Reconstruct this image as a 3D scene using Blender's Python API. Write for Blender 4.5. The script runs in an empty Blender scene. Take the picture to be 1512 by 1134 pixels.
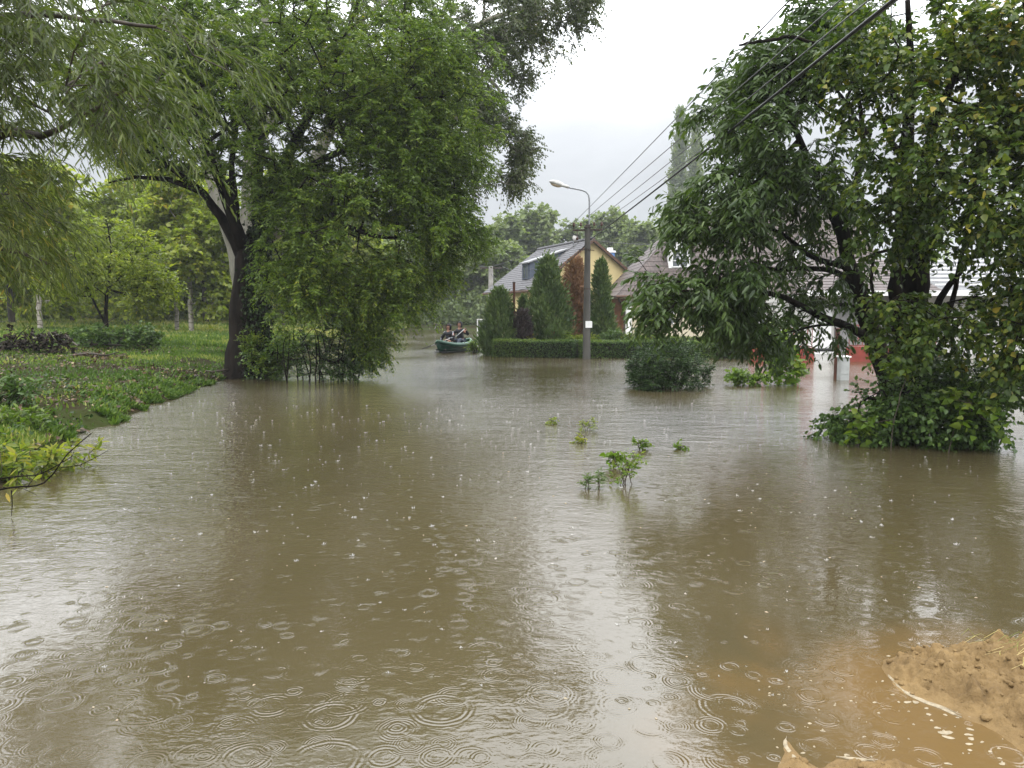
import bpy, math, random
import numpy as np
from mathutils import Vector
R = math.radians
scene = bpy.context.scene
col = scene.collection

# ------------------------------------------------------------------ camera
CAM_H = 1.7
F = 1135.0
PITCH = math.atan(109/1135)
cam = bpy.data.cameras.new('camera')
cam.sensor_width = 36; cam.lens = 36*F/1512
cam.clip_start = 0.05; cam.clip_end = 3000
co = bpy.data.objects.new('camera', cam); col.objects.link(co)
co.location = (0, 0, CAM_H); co.rotation_euler = (R(90)-PITCH, 0, 0)
scene.camera = co

# ------------------------------------------------------------------ world, sun, exposure
SUN_EL, SUN_ROT = 48, 200
w = bpy.data.worlds.new('World'); scene.world = w; w.use_nodes = True
nt = w.node_tree; nt.nodes.clear()
def N(nt, t, **k):
    n = nt.nodes.new(t)
    for a, b in k.items(): setattr(n, a, b)
    return n
out = N(nt, 'ShaderNodeOutputWorld'); bg = N(nt, 'ShaderNodeBackground')
sky = N(nt, 'ShaderNodeTexSky', sky_type='NISHITA', sun_disc=False)
sky.sun_elevation = R(SUN_EL); sky.sun_rotation = R(SUN_ROT)
skm = N(nt, 'ShaderNodeVectorMath', operation='SCALE'); skm.inputs['Scale'].default_value = 0.10
nt.links.new(sky.outputs[0], skm.inputs[0])
tc = N(nt, 'ShaderNodeTexCoord'); sx = N(nt, 'ShaderNodeSeparateXYZ')
nt.links.new(tc.outputs['Generated'], sx.inputs[0])
ramp = N(nt, 'ShaderNodeValToRGB')                     # overcast: paler towards the zenith
cr = ramp.color_ramp; cr.elements[0].position = 0.0; cr.elements[0].color = (.143, .147, .152, 1)
cr.elements[1].position = 1.0; cr.elements[1].color = (1, 1, 1, 1)
for p, v in ((.10, .152), (.18, .165), (.22, .20), (.255, .26), (.30, .44), (.35, .70), (.43, .88), (.6, 1.0)):
    e = cr.elements.new(p); e.color = (v*.965, v*.99, v*1.03, 1)
nt.links.new(sx.outputs['Z'], ramp.inputs[0])
mp = N(nt, 'ShaderNodeMapping'); mp.inputs['Scale'].default_value = (1.6, 1.6, 4.2)
nz = N(nt, 'ShaderNodeTexNoise'); nz.inputs['Scale'].default_value = 1.7; nz.inputs['Detail'].default_value = 5
nz.inputs['Roughness'].default_value = .5; nz.inputs['Distortion'].default_value = .3
nt.links.new(tc.outputs['Generated'], mp.inputs[0]); nt.links.new(mp.outputs[0], nz.inputs['Vector'])
mr = N(nt, 'ShaderNodeMapRange'); mr.inputs[1].default_value = .3; mr.inputs[2].default_value = .7
mr.inputs[3].default_value = 3.5; mr.inputs[4].default_value = 5.4
nt.links.new(nz.outputs['Fac'], mr.inputs[0])
sc = N(nt, 'ShaderNodeVectorMath', operation='SCALE')
nt.links.new(ramp.outputs[0], sc.inputs[0]); nt.links.new(mr.outputs[0], sc.inputs['Scale'])
mx = N(nt, 'ShaderNodeMix', data_type='RGBA'); mx.inputs[0].default_value = .92
nt.links.new(skm.outputs[0], mx.inputs[6]); nt.links.new(sc.outputs[0], mx.inputs[7])
nt.links.new(mx.outputs[2], bg.inputs[0]); bg.inputs[1].default_value = 1.0
nt.links.new(bg.outputs[0], out.inputs[0])
sun = bpy.data.lights.new('sun', 'SUN'); sun.energy = 0.8; sun.angle = R(20); sun.color = (1, .97, .92)
so = bpy.data.objects.new('sun', sun); col.objects.link(so)
so.rotation_euler = (R(90-SUN_EL), 0, R(180-SUN_ROT))
so.location = (0, 0, 40)
vs = scene.view_settings
scene.display_settings.display_device = 'sRGB'
vs.view_transform = 'Standard'; vs.look = 'None'; vs.gamma = 1; vs.exposure = 0.12
scene.cycles.max_bounces = 8; scene.cycles.diffuse_bounces = 3; scene.cycles.glossy_bounces = 3
scene.cycles.transmission_bounces = 4; scene.cycles.volume_bounces = 1
scene.cycles.use_denoising = True
scene.cycles.sample_clamp_indirect = 4

# ------------------------------------------------------------------ pixel -> place
cp, sp_ = math.cos(PITCH), math.sin(PITCH)
def ray(px, py):
    x = (px-756)/F; y = (567-py)/F
    return np.array((x, cp+y*sp_, -sp_+y*cp))
def at(px, py, Y):
    d = ray(px, py); return d*(Y/d[1]) + np.array((0, 0, CAM_H))
def gnd(px, py, z=0.0):
    d = ray(px, py); return d*((z-CAM_H)/d[2]) + np.array((0, 0, CAM_H))
rng = np.random.default_rng(7)

# ------------------------------------------------------------------ objects
def tag(o, label=None, cat=None, group=None, kind=None):
    if label: o['label'] = label
    if cat: o['category'] = cat
    if group: o['group'] = group
    if kind: o['kind'] = kind
    return o
def link(o, parent=None, loc=None, rz=None):
    col.objects.link(o)
    if parent: o.parent = parent
    if loc is not None: o.location = tuple(loc)
    if rz is not None: o.rotation_euler = (0, 0, rz)
    return o
def empty(name, loc=(0, 0, 0), rz=0):
    o = bpy.data.objects.new(name, None); o.empty_display_size = .2
    return link(o, None, loc, rz)
def mesh_np(name, V, quads, mat, parent=None, attrs=None, smooth=False, loc=None):
    """V (n,3); quads (m,k) all same arity"""
    V = np.asarray(V, np.float32); Q = np.asarray(quads, np.int32); k = Q.shape[1]; m = len(Q)
    me = bpy.data.meshes.new(name)
    me.vertices.add(len(V)); me.vertices.foreach_set('co', V.ravel())
    me.loops.add(m*k); me.loops.foreach_set('vertex_index', Q.ravel())
    me.polygons.add(m); me.polygons.foreach_set('loop_start', np.arange(m, dtype=np.int32)*k)
    me.polygons.foreach_set('loop_total', np.full(m, k, np.int32))
    if smooth: me.polygons.foreach_set('use_smooth', np.ones(m, bool))
    if attrs:
        for an, (dom, arr) in attrs.items():
            a = me.attributes.new(an, 'FLOAT', dom); a.data.foreach_set('value', np.asarray(arr, np.float32))
    me.update(calc_edges=True)
    if mat: me.materials.append(mat)
    return link(bpy.data.objects.new(name, me), parent, loc)
def copy_tree(o, parent=None):
    c = o.copy(); col.objects.link(c)
    if parent: c.parent = parent
    for ch in list(o.children): copy_tree(ch, c)
    return c
def norm(a): return a/np.maximum(np.linalg.norm(a, axis=-1, keepdims=True), 1e-9)

class MB:
    def __init__(s): s.v = []; s.f = []
    def add(s, vs_, fs):
        o = len(s.v); s.v += [tuple(map(float, p)) for p in vs_]; s.f += [tuple(i+o for i in f) for f in fs]; return s
    def box(s, a, b):
        (x0, y0, z0), (x1, y1, z1) = a, b
        return s.add([(x0,y0,z0),(x1,y0,z0),(x1,y1,z0),(x0,y1,z0),(x0,y0,z1),(x1,y0,z1),(x1,y1,z1),(x0,y1,z1)],
                     [(3,2,1,0),(4,5,6,7),(0,1,5,4),(1,2,6,5),(2,3,7,6),(3,0,4,7)])
    def prism(s, poly, vec):
        n = len(poly); p = [np.array(q, float) for q in poly]; v = np.array(vec, float)
        return s.add(p+[q+v for q in p], [tuple(range(n))[::-1], tuple(range(n, 2*n))]+[(i, (i+1) % n, n+(i+1) % n, n+i) for i in range(n)])
    def tube(s, path, r, n=8, caps=True):
        P = [np.array(p, float) for p in path]; m = len(P)
        rr = r if hasattr(r, '__len__') else [r]*m
        vs_ = []; u = None
        for i in range(m):
            t = norm(P[min(i+1, m-1)]-P[max(i-1, 0)])
            if u is None:
                u = norm(np.cross(t, (0, 0, 1) if abs(t[2]) < .9 else (1, 0, 0)))
            u = norm(u-t*np.dot(u, t)); b = np.cross(t, u)
            for k in range(n):
                a = 2*math.pi*k/n; vs_.append(P[i]+rr[i]*(u*math.cos(a)+b*math.sin(a)))
        fs = [(i*n+k, i*n+(k+1) % n, (i+1)*n+(k+1) % n, (i+1)*n+k) for i in range(m-1) for k in range(n)]
        if caps: fs += [tuple(range(n))[::-1], tuple(range((m-1)*n, m*n))]
        return s.add(vs_, fs)
    def lathe(s, prof, n=12, c=(0, 0, 0)):
        vs_ = [(c[0]+r*math.cos(2*math.pi*k/n), c[1]+r*math.sin(2*math.pi*k/n), c[2]+z) for r, z in prof for k in range(n)]
        m = len(prof)
        return s.add(vs_, [(i*n+k, i*n+(k+1) % n, (i+1)*n+(k+1) % n, (i+1)*n+k) for i in range(m-1) for k in range(n)]+[tuple(range(n))[::-1], tuple(range((m-1)*n, m*n))])
    def ellip(s, c, r, n=12, m=8):
        prof = []
        vs_ = []
        for i in range(1, m):
            a = math.pi*i/m
            for k in range(n):
                b = 2*math.pi*k/n
                vs_.append((c[0]+r[0]*math.sin(a)*math.cos(b), c[1]+r[1]*math.sin(a)*math.sin(b), c[2]-r[2]*math.cos(a)))
        fs = [(i*n+k, i*n+(k+1) % n, (i+1)*n+(k+1) % n, (i+1)*n+k) for i in range(m-2) for k in range(n)]
        vs_ += [(c[0], c[1], c[2]-r[2]), (c[0], c[1], c[2]+r[2])]; L = len(vs_)
        fs += [(L-2, (k+1) % n, k) for k in range(n)]+[((m-2)*n+k, (m-2)*n+(k+1) % n, L-1) for k in range(n)]
        return s.add(vs_, fs)
    def build(s, name, mat, parent=None, smooth=False, bevel=0, loc=None, rz=None, sub=0):
        me = bpy.data.meshes.new(name); me.from_pydata(s.v, [], s.f); me.update()
        if mat: me.materials.append(mat)
        if smooth:
            for p in me.polygons: p.use_smooth = True
        o = link(bpy.data.objects.new(name, me), parent, loc, rz)
        if bevel:
            b = o.modifiers.new('bevel', 'BEVEL'); b.width = bevel; b.segments = 2; b.limit_method = 'ANGLE'
        if sub:
            b = o.modifiers.new('sub', 'SUBSURF'); b.levels = sub; b.render_levels = sub
        return o

# ------------------------------------------------------------------ materials
def new_mat(name):
    m = bpy.data.materials.new(name); m.use_nodes = True; m.node_tree.nodes.clear()
    o = N(m.node_tree, 'ShaderNodeOutputMaterial'); return m, m.node_tree, o
def mat(name, c1, c2=None, scale=4, rough=.6, bump=0, bscale=None, spec=.22, metallic=0, stretch=(1, 1, 1), lo=.35, hi=.65, coord='Object', detail=6):
    m, t, o = new_mat(name)
    b = N(t, 'ShaderNodeBsdfPrincipled'); t.links.new(b.outputs[0], o.inputs[0])
    b.inputs['Roughness'].default_value = rough; b.inputs['Metallic'].default_value = metallic
    b.inputs['Specular IOR Level'].default_value = spec
    c2 = c2 or tuple(x*.75 for x in c1)
    tcn = N(t, 'ShaderNodeTexCoord'); mpn = N(t, 'ShaderNodeMapping'); mpn.inputs['Scale'].default_value = stretch
    t.links.new(tcn.outputs[coord], mpn.inputs[0])
    n = N(t, 'ShaderNodeTexNoise'); n.inputs['Scale'].default_value = scale; n.inputs['Detail'].default_value = detail
    t.links.new(mpn.outputs[0], n.inputs['Vector'])
    rp = N(t, 'ShaderNodeValToRGB'); rp.color_ramp.elements[0].position = lo; rp.color_ramp.elements[1].position = hi
    rp.color_ramp.elements[0].color = (*c1, 1); rp.color_ramp.elements[1].color = (*c2, 1)
    t.links.new(n.outputs['Fac'], rp.inputs[0]); t.links.new(rp.outputs[0], b.inputs['Base Color'])
    if bump:
        n2 = N(t, 'ShaderNodeTexNoise'); n2.inputs['Scale'].default_value = bscale or scale*4; n2.inputs['Detail'].default_value = 5
        t.links.new(mpn.outputs[0], n2.inputs['Vector'])
        bp = N(t, 'ShaderNodeBump'); bp.inputs['Distance'].default_value = bump; bp.inputs['Strength'].default_value = 1
        t.links.new(n2.outputs['Fac'], bp.inputs['Height']); t.links.new(bp.outputs[0], b.inputs['Normal'])
    return m
def leaf_mat(name, stops, rough=.38, trans=.38, spec=.27):
    """stops: [(pos,(r,g,b))]; the face attribute 'rnd' picks the leaf's own colour"""
    m, t, o = new_mat(name)
    a = N(t, 'ShaderNodeAttribute', attribute_name='rnd')
    rp = N(t, 'ShaderNodeValToRGB'); els = rp.color_ramp.elements
    els[0].position, els[0].color = stops[0][0], (*stops[0][1], 1)
    els[1].position, els[1].color = stops[-1][0], (*stops[-1][1], 1)
    for p, c in stops[1:-1]:
        e = els.new(p); e.color = (*c, 1)
    t.links.new(a.outputs['Fac'], rp.inputs[0])
    b = N(t, 'ShaderNodeBsdfPrincipled'); b.inputs['Roughness'].default_value = rough; b.inputs['Specular IOR Level'].default_value = spec
    tr = N(t, 'ShaderNodeBsdfTranslucent')
    mul = N(t, 'ShaderNodeMix', data_type='RGBA', blend_type='MULTIPLY'); mul.inputs[0].default_value = 1; mul.inputs[7].default_value = (1.75, 1.9, .8, 1)
    t.links.new(rp.outputs[0], mul.inputs[6]); t.links.new(mul.outputs[2], tr.inputs[0])
    t.links.new(rp.outputs[0], b.inputs['Base Color'])
    ms = N(t, 'ShaderNodeMixShader'); ms.inputs[0].default_value = trans
    t.links.new(b.outputs[0], ms.inputs[1]); t.links.new(tr.outputs[0], ms.inputs[2]); t.links.new(ms.outputs[0], o.inputs[0])
    return m

M = {}
M['bark_dark'] = mat('dark_wet_bark', (.016, .012, .009), (.006, .005, .004), 6, .85, .03, 14, spec=.05, stretch=(1, 1, .25))
M['bark_mid'] = mat('grey_brown_bark', (.07, .055, .04), (.03, .024, .018), 6, .6, .015, 14, stretch=(1, 1, .3))
M['bark_pale'] = mat('pale_poplar_bark', (.26, .245, .20), (.15, .14, .11), 3, .6, .01, 12, stretch=(1, 1, .6))
M['bark_birch'] = mat('birch_bark', (.34, .31, .26), (.10, .08, .06), 5, .6, .01, 12, stretch=(.6, .6, 2.5), lo=.5, hi=.62)
G = lambda *c: tuple(x for x in c)
M['leaf_locust'] = leaf_mat('locust_leaves', [(0, (.026, .048, .008)), (.4, (.060, .100, .013)), (.75, (.115, .165, .020)), (.93, (.20, .23, .03)), (1, (.34, .27, .03))])
M['leaf_poplar'] = leaf_mat('white_poplar_leaves', [(0, (.022, .036, .012)), (.5, (.045, .064, .02)), (.9, (.09, .11, .035)), (1, (.25, .16, .04))], trans=.3)
M['leaf_willow'] = leaf_mat('willow_leaves', [(0, (.022, .036, .009)), (.5, (.056, .078, .017)), (.9, (.13, .155, .045)), (1, (.24, .18, .04))], rough=.38, spec=.3)
M['leaf_cherry'] = leaf_mat('cherry_leaves', [(0, (.020, .040, .010)), (.6, (.050, .084, .018)), (.9, (.095, .135, .028)), (.97, (.18, .17, .03)), (1, (.3, .1, .02))], rough=.34, trans=.27, spec=.3)
M['leaf_linden'] = leaf_mat('linden_leaves', [(0, (.024, .045, .009)), (.5, (.052, .086, .015)), (.78, (.12, .145, .022)), (.91, (.27, .21, .035)), (1, (.27, .11, .03))], rough=.38, trans=.33, spec=.25)
M['leaf_bush'] = leaf_mat('bush_leaves', [(0, (.028, .055, .012)), (.6, (.055, .10, .022)), (1, (.12, .18, .035))], rough=.4, trans=.28)
M['leaf_dark'] = leaf_mat('dark_bush_leaves', [(0, (.012, .028, .008)), (.6, (.026, .05, .014)), (1, (.06, .10, .022))], rough=.45, trans=.2, spec=.15)
M['leaf_lime'] = leaf_mat('bright_young_leaves', [(0, (.05, .10, .012)), (.6, (.10, .16, .02)), (1, (.19, .22, .035))], trans=.45)
M['leaf_yellow'] = leaf_mat('yellow_shoot_leaves', [(0, (.06, .11, .02)), (.5, (.15, .18, .028)), (1, (.36, .29, .035))], trans=.45)
M['leaf_back'] = leaf_mat('background_leaves', [(0, (.07, .10, .014)), (.5, (.145, .185, .025)), (.85, (.26, .28, .04)), (1, (.36, .24, .05))], trans=.45)
M['leaf_far'] = leaf_mat('far_wood_leaves', [(0, (.075, .105, .042)), (.5, (.125, .16, .065)), (1, (.21, .24, .10))], trans=.35)  # palette lightened, so part of the rain haze sits in the leaf colour
M['leaf_hedge'] = leaf_mat('hedge_leaves', [(0, (.018, .042, .01)), (.5, (.045, .085, .015)), (1, (.13, .18, .03))], trans=.25)
M['leaf_thuja'] = leaf_mat('thuja_sprays', [(0, (.035, .065, .022)), (.5, (.075, .115, .036)), (1, (.14, .18, .06))], rough=.5, trans=.15)
M['leaf_brown'] = leaf_mat('dead_conifer_sprays', [(0, (.13, .065, .035)), (.6, (.21, .11, .06)), (1, (.30, .19, .11))], rough=.6, trans=.15)
M['leaf_purple'] = leaf_mat('dark_purple_leaves', [(0, (.02, .015, .018)), (1, (.06, .04, .04))], rough=.5, trans=.15)
M['leaf_dead'] = leaf_mat('dead_leaves', [(0, (.03, .018, .012)), (.6, (.08, .045, .025)), (.9, (.15, .10, .05)), (1, (.3, .24, .14))], rough=.5, trans=.1)
M['leaf_ivy'] = leaf_mat('ivy_leaves', [(0, (.010, .02, .006)), (.7, (.02, .036, .010)), (1, (.045, .07, .016))], rough=.5, trans=.12, spec=.1)
M['leaf_withered'] = leaf_mat('withered_dark_leaves', [(0, (.012, .010, .008)), (.7, (.03, .022, .014)), (1, (.09, .06, .035))], rough=.6, trans=.08, spec=.1)

# ------------------------------------------------------------------ leaves
def template(kind):
    if kind == 'lance':   # long pointed leaf folded along its midrib
        V = [(0,0,0),(.28,.15,.04),(.68,.125,.03),(1,0,-.05),(.68,-.125,.03),(.28,-.15,.04)]; f = [(0,3,2,1),(0,5,4,3)]
    elif kind == 'willow':
        V = [(0,0,0),(.3,.07,.02),(.7,.055,0),(1,0,-.09),(.7,-.055,0),(.3,-.07,.02)]; f = [(0,3,2,1),(0,5,4,3)]
    elif kind == 'broad':
        V = [(0,0,0),(.2,.40,.07),(.58,.29,.05),(1,0,-.12),(.58,-.29,.05),(.2,-.40,.07)]; f = [(0,3,2,1),(0,5,4,3)]
    elif kind == 'oval':
        V = [(0,0,0),(.5,.27,.05),(1,0,0),(.5,-.27,.05)]; f = [(0,3,2,1)]
    elif kind == 'clump':
        V = [(0,.12,0),(.45,.5,.12),(1,.1,-.1),(.5,-.45,.1)]; f = [(0,3,2,1)]
    elif kind == 'spray':
        V = [(0,0,0),(.4,.17,.03),(1,0,0),(.4,-.17,-.03)]; f = [(0,3,2,1)]
    return np.array(V, np.float32), np.array(f, np.int32)
def leaves_mesh(name, P, A, Nn, S, rnd, kind, material, parent, stuff=None):
    T, f = template(kind); n = len(P); k = len(T)
    A = norm(A); Nn = norm(Nn-A*np.sum(A*Nn, 1, keepdims=True)); B = np.cross(Nn, A)
    S = S[:, None, None]
    V = P[:, None]+S*(T[None, :, 0:1]*A[:, None]+T[None, :, 1:2]*B[:, None]+T[None, :, 2:3]*Nn[:, None])
    Q = (np.arange(n, dtype=np.int32)*k)[:, None, None]+f[None]
    return mesh_np(name, V.reshape(-1, 3), Q.reshape(-1, f.shape[1]), material, parent, {'rnd': ('FACE', np.repeat(np.clip(rnd, 0, 1), len(f)))})
def frusta(A, B, ra, rb, n=4):
    """tapered sticks from A to B; returns V, quads"""
    A = np.asarray(A); B = np.asarray(B); d = norm(B-A)
    up = np.where(np.abs(d[:, 2:3]) < .9, np.array([[0, 0, 1.]]), np.array([[1., 0, 0]]))
    u = norm(np.cross(d, up)); v = np.cross(d, u)
    a = np.arange(n)*2*math.pi/n; c = np.cos(a)[None, :, None]; s = np.sin(a)[None, :, None]
    ring = u[:, None]*c+v[:, None]*s
    V = np.concatenate([A[:, None]+ring*np.asarray(ra)[:, None, None], B[:, None]+ring*np.asarray(rb)[:, None, None]], 1)
    q = np.array([(k, (k+1) % n, n+(k+1) % n, n+k) for k in range(n)], np.int32)
    Q = (np.arange(len(A), dtype=np.int32)*2*n)[:, None, None]+q[None]
    return V.reshape(-1, 3), Q.reshape(-1, 4)
def merge(parts):
    Vs, Qs, o = [], [], 0
    for V, Q in parts:
        if len(V) == 0: continue
        Vs.append(V); Qs.append(Q+o); o += len(V)
    return np.concatenate(Vs), np.concatenate(Qs)

def twigs_and_leaves(tips, tdir, crnd, rg, ntw=5, L=.4, nleaf=10, lsize=.06, spread=.8, droop=.3, open_=.9, ldroop=.25, flat=.6, sizevar=.25, rv=.5, lift=0.0):
    n = len(tips)*ntw
    P0 = np.repeat(tips, ntw, 0); D = norm(np.repeat(tdir, ntw, 0)+rg.normal(0, spread, (n, 3))+np.array([0, 0, lift])); cr_ = np.repeat(crnd, ntw)
    Ls = L*rg.uniform(.55, 1.25, n)
    t = (np.arange(nleaf)+.6)/nleaf
    t = t[None]+rg.uniform(-.4, .4, (n, nleaf))/nleaf
    pos = P0[:, None]+D[:, None]*(Ls[:, None]*t)[..., None]
    pos[..., 2] -= droop*Ls[:, None]*t**2
    tan = np.repeat(D[:, None], nleaf, 1).copy(); tan[..., 2] -= 2*droop*t; tan = norm(tan)
    side = norm(np.cross(tan, np.array([0, 0, 1.]))+rg.normal(0, .15, tan.shape))
    sg = np.where(np.arange(nleaf) % 2 == 0, 1., -1.)[None, :, None]
    ax = norm(tan*(1-open_*.55)+side*sg*open_+rg.normal(0, .22, tan.shape)+np.array([0, 0, -ldroop]))
    nn = norm(np.array([0, 0, 1.])*flat+rg.normal(0, .45, tan.shape))
    sz = lsize*(1+rg.normal(0, sizevar, (n, nleaf)).clip(-.6, .8))
    rnd = cr_[:, None]*(1-rv)+rg.uniform(0, 1, (n, nleaf))*rv
    mid = P0+D*(Ls*.5)[:, None]; mid[:, 2] -= droop*Ls*.25
    end = P0+D*Ls[:, None]; end[:, 2] -= droop*Ls
    return pos.reshape(-1, 3), ax.reshape(-1, 3), nn.reshape(-1, 3), sz.ravel(), rnd.ravel(), (P0, mid, end)

def smooth_path(pts, step=.3):
    P = np.array(pts, float); n = len(P); outp = []
    for i in range(n-1):
        p0, p1, p2, p3 = P[max(i-1, 0)], P[i], P[i+1], P[min(i+2, n-1)]
        m = max(2, int(np.linalg.norm(p2[:3]-p1[:3])/step))
        for j in range(m):
            t = j/m
            outp.append(.5*((2*p1)+(-p0+p2)*t+(2*p0-5*p1+4*p2-p3)*t*t+(-p0+3*p1-3*p2+p3)*t**3))
    outp.append(P[-1]); return np.array(outp)

def blob_points(blobs, n, rg, holes=(), shell=.45):
    """blobs: (centre, (rx,ry,rz), weight)"""
    wts = np.array([b[2] for b in blobs], float); wts /= wts.sum(); pts = []
    need = (wts*n).astype(int)+1
    for (c, r, _), k in zip(blobs, need):
        d = norm(rg.normal(0, 1, (k*2, 3))); rad = rg.uniform(0, 1, (k*2, 1))**shell
        p = np.array(c)+d*rad*np.array(r)
        # uneven outline, gaps
        q = p*1.1
        g = np.sin(q[:, 0]*1.9+1.3*np.sin(q[:, 2]*1.3))+np.sin(q[:, 1]*2.1+q[:, 0])+np.sin(q[:, 2]*2.6+1.7*np.sin(q[:, 0]*1.1))
        p = p[g > -1.1][:k]
        pts.append(p)
    p = np.concatenate(pts)
    for c, r in holes:
        p = p[(((p-np.array(c))/np.array(r))**2).sum(1) > 1]
    return p

def make_tree(name, label, cat, base, limbs, clumps, lp, leafkind, leafmat, bark, seed=1, group=None, step=.4, tip_r=.005, expo=2.2,
              tubes=10, leafname='crown', sag=.12, maxlen=9, part_branches=True, ivy=None):
    """base: where it stands. limbs: list of point lists (x,y,z,r). clumps (n,3) tips of the fine branches."""
    rg = np.random.default_rng(seed); base = np.array(base, float)
    root = empty(name, base); tag(root, label, cat, group)
    tb = MB(); pos, par, rad0 = [], [], []
    for L_ in limbs:
        if pos:
            q0 = pos[int(np.argmin(((np.array(pos)-np.array(L_[0][:3]))**2).sum(1)))]
            if np.linalg.norm(q0-np.array(L_[0][:3])) > L_[0][3]: L_ = [tuple(q0)+(L_[0][3],)]+list(L_)
        S = smooth_path(L_, step*.7)
        if len(S) > 3: S[1:-1, :3] += rg.normal(0, .018, (len(S)-2, 3))*np.clip(S[1:-1, 3:4]*8, .3, 1.2)
        rel = S[:, :3]-base
        tb.tube(rel, list(np.maximum(S[:, 3], .004)), tubes)
        st = len(pos); prev = -1
        if st:
            arr = np.array(pos); prev = int(np.argmin(((arr-S[0, :3])**2).sum(1)))
        for k, s in enumerate(S):
            pos.append(s[:3].copy()); par.append(prev if k == 0 else st+k-1); rad0.append(s[3])
    nl = len(pos)
    origin = pos[min(len(pos)-1, int(nl*.15))]
    clumps = clumps[np.argsort(((clumps-origin)**2).sum(1))]
    cap = nl+len(clumps)*14; PA = np.zeros((cap, 3)); PA[:nl] = pos; PR = list(par); cnt = nl
    tipi = []; tdir = []
    order_len = np.zeros(cap)
    dist0 = np.linalg.norm(PA[:nl]-origin, axis=1)
    OD = np.zeros(cap); OD[:nl] = dist0*.4
    keep = []
    for ci, c in enumerate(clumps):
        d = np.linalg.norm(PA[:cnt]-c, axis=1); cost = d+.25*OD[:cnt]
        # do not start from below the trunk's first third
        j = int(np.argmin(cost)); dj = d[j]
        if dj > maxlen: continue
        m = max(1, int(dj/step)); a = PA[j].copy(); pr = j
        off = rg.normal(0, .10*dj, 3); off[2] += sag*dj
        m = min(m, 13)
        for k in range(1, m+1):
            t = k/m; p = a+(c-a)*t+off*math.sin(math.pi*t)*(1 if m > 1 else 0)+(rg.normal(0, .03, 3) if k < m else 0)
            PA[cnt] = p; PR.append(pr); OD[cnt] = OD[pr]+dj/m*.4; pr = cnt; cnt += 1
        tipi.append(pr); tdir.append(norm(c-PA[PR[pr]])*.7+norm(c-origin)*.5); keep.append(ci)
    tipi = np.array(tipi); tdir = np.array(tdir); tips = PA[tipi]
    acc = np.zeros(cnt)
    acc[tipi] += tip_r**expo
    for i in range(cnt-1, -1, -1):
        if PR[i] >= 0 and PR[i] < i: acc[PR[i]] += acc[i]
    rads = np.maximum(acc, tip_r**expo)**(1/expo)
    E = np.arange(nl, cnt); Pp = np.array(PR)[E]
    ra = np.minimum(rads[Pp], rads[E]*1.35)
    rmax = np.array([rad0[p]*.8 if p < nl else 9 for p in Pp]); ra = np.minimum(ra, np.maximum(rmax, .006))
    V1, Q1 = frusta(PA[Pp]-base, PA[E]-base, ra, np.minimum(rads[E], ra), 5)
    tb.build('trunk', bark, root, smooth=True)
    # correlated clump tint
    h = np.sin(tips[:, 0]*.9+seed)+np.sin(tips[:, 1]*1.1)+np.sin(tips[:, 2]*1.4+2*np.sin(tips[:, 0]*.5)); cr_ = np.clip(.5+.13*h+rg.normal(0, .13, len(tips)), 0, 1)
    p = dict(lp); top = p.pop('toplight', 0)
    pos_, ax, nn, sz, rn, tw = twigs_and_leaves(tips-base, tdir, cr_, rg, **p)
    Vt = frusta(tw[0], tw[1], np.full(len(tw[0]), tip_r*.75), np.full(len(tw[0]), tip_r*.5), 3)
    Vu = frusta(tw[1], tw[2], np.full(len(tw[0]), tip_r*.5), np.full(len(tw[0]), tip_r*.25), 3)
    V, Q = merge([(V1, Q1), Vt, Vu])
    mesh_np('branches', V, Q, bark, root, smooth=True)
    leaves_mesh(leafname, pos_, ax, nn, sz, rn, leafkind, leafmat, root)
    return root
def pblob(px, py, Y, rx, ry, rd, wt=None):
    c = at(px, py, Y); s = Y/F
    rr = (rx*s, rd, ry*s)
    return (c, rr, wt if wt is not None else (rr[0]*rr[1]*rr[2])**.75)
def plimb(*pts): # (px,py,Y,r)
    return [tuple(at(a, b, c))+(r,) for a, b, c, r in pts]
# ------------------------------------------------------------------ ground and water
SH = np.array([(-4.9, -20), (-4.9, 2), (-5.05, 6), (-5.23, 7.72), (-5.84, 9.98), (-5.99, 11.29), (-6.54, 13.75), (-6.95, 17.22), (-7.05, 18.93),
               (-7.2, 20.5), (-7.6, 24), (-8.6, 32), (-11, 50), (-9.5, 62), (-9.2, 67)], float)
def fbm(x, y, s=1.0, o=4, seed=0):
    v = 0; a = 1.0
    for i in range(o):
        f = s*2**i; q = seed*7.3+i*1.7
        v = v+a*(np.sin(x*f+q+1.3*np.sin(y*f*.8+q*2))*np.sin(y*f*1.1+q*1.6+1.1*np.sin(x*f*.7+q)))
        a *= .5
    return v
def ground_h(x, y):
    xs = np.interp(y, SH[:, 1], SH[:, 0]); s = xs-x
    s = s+.16*fbm(x, y, 2.3, 3, 3)*(np.abs(s) < 3)
    land = np.maximum(s, (y-66.5-.6*fbm(x, y, .3, 3))*.35)
    z = np.where(land > 0, .30*(1-np.exp(-land/.55))+.42*(1-np.exp(-land/7.))+.0035*np.clip(y-20, 0, 200)*(1-np.exp(-land/9.)), -.75*(1-np.exp(land/1.3)))
    z = z+.03*fbm(x, y, 1.5, 4, 1)*(land > .25)
    return z
xs_ = np.unique(np.concatenate([np.linspace(-400, -60, 12), np.arange(-60, -16, 1.), np.arange(-16, -3, .16), np.arange(-3, 60, 2.), np.linspace(60, 400, 12)]))
ys_ = np.unique(np.concatenate([np.linspace(-60, 2, 14), np.arange(2, 24, .18), np.arange(24, 90, .6), np.arange(90, 160, 6), np.linspace(160, 420, 10)]))
X, Y = np.meshgrid(xs_, ys_); Z = ground_h(X, Y)
V = np.stack([X, Y, Z], -1).reshape(-1, 3); nx_ = len(xs_)
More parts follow.
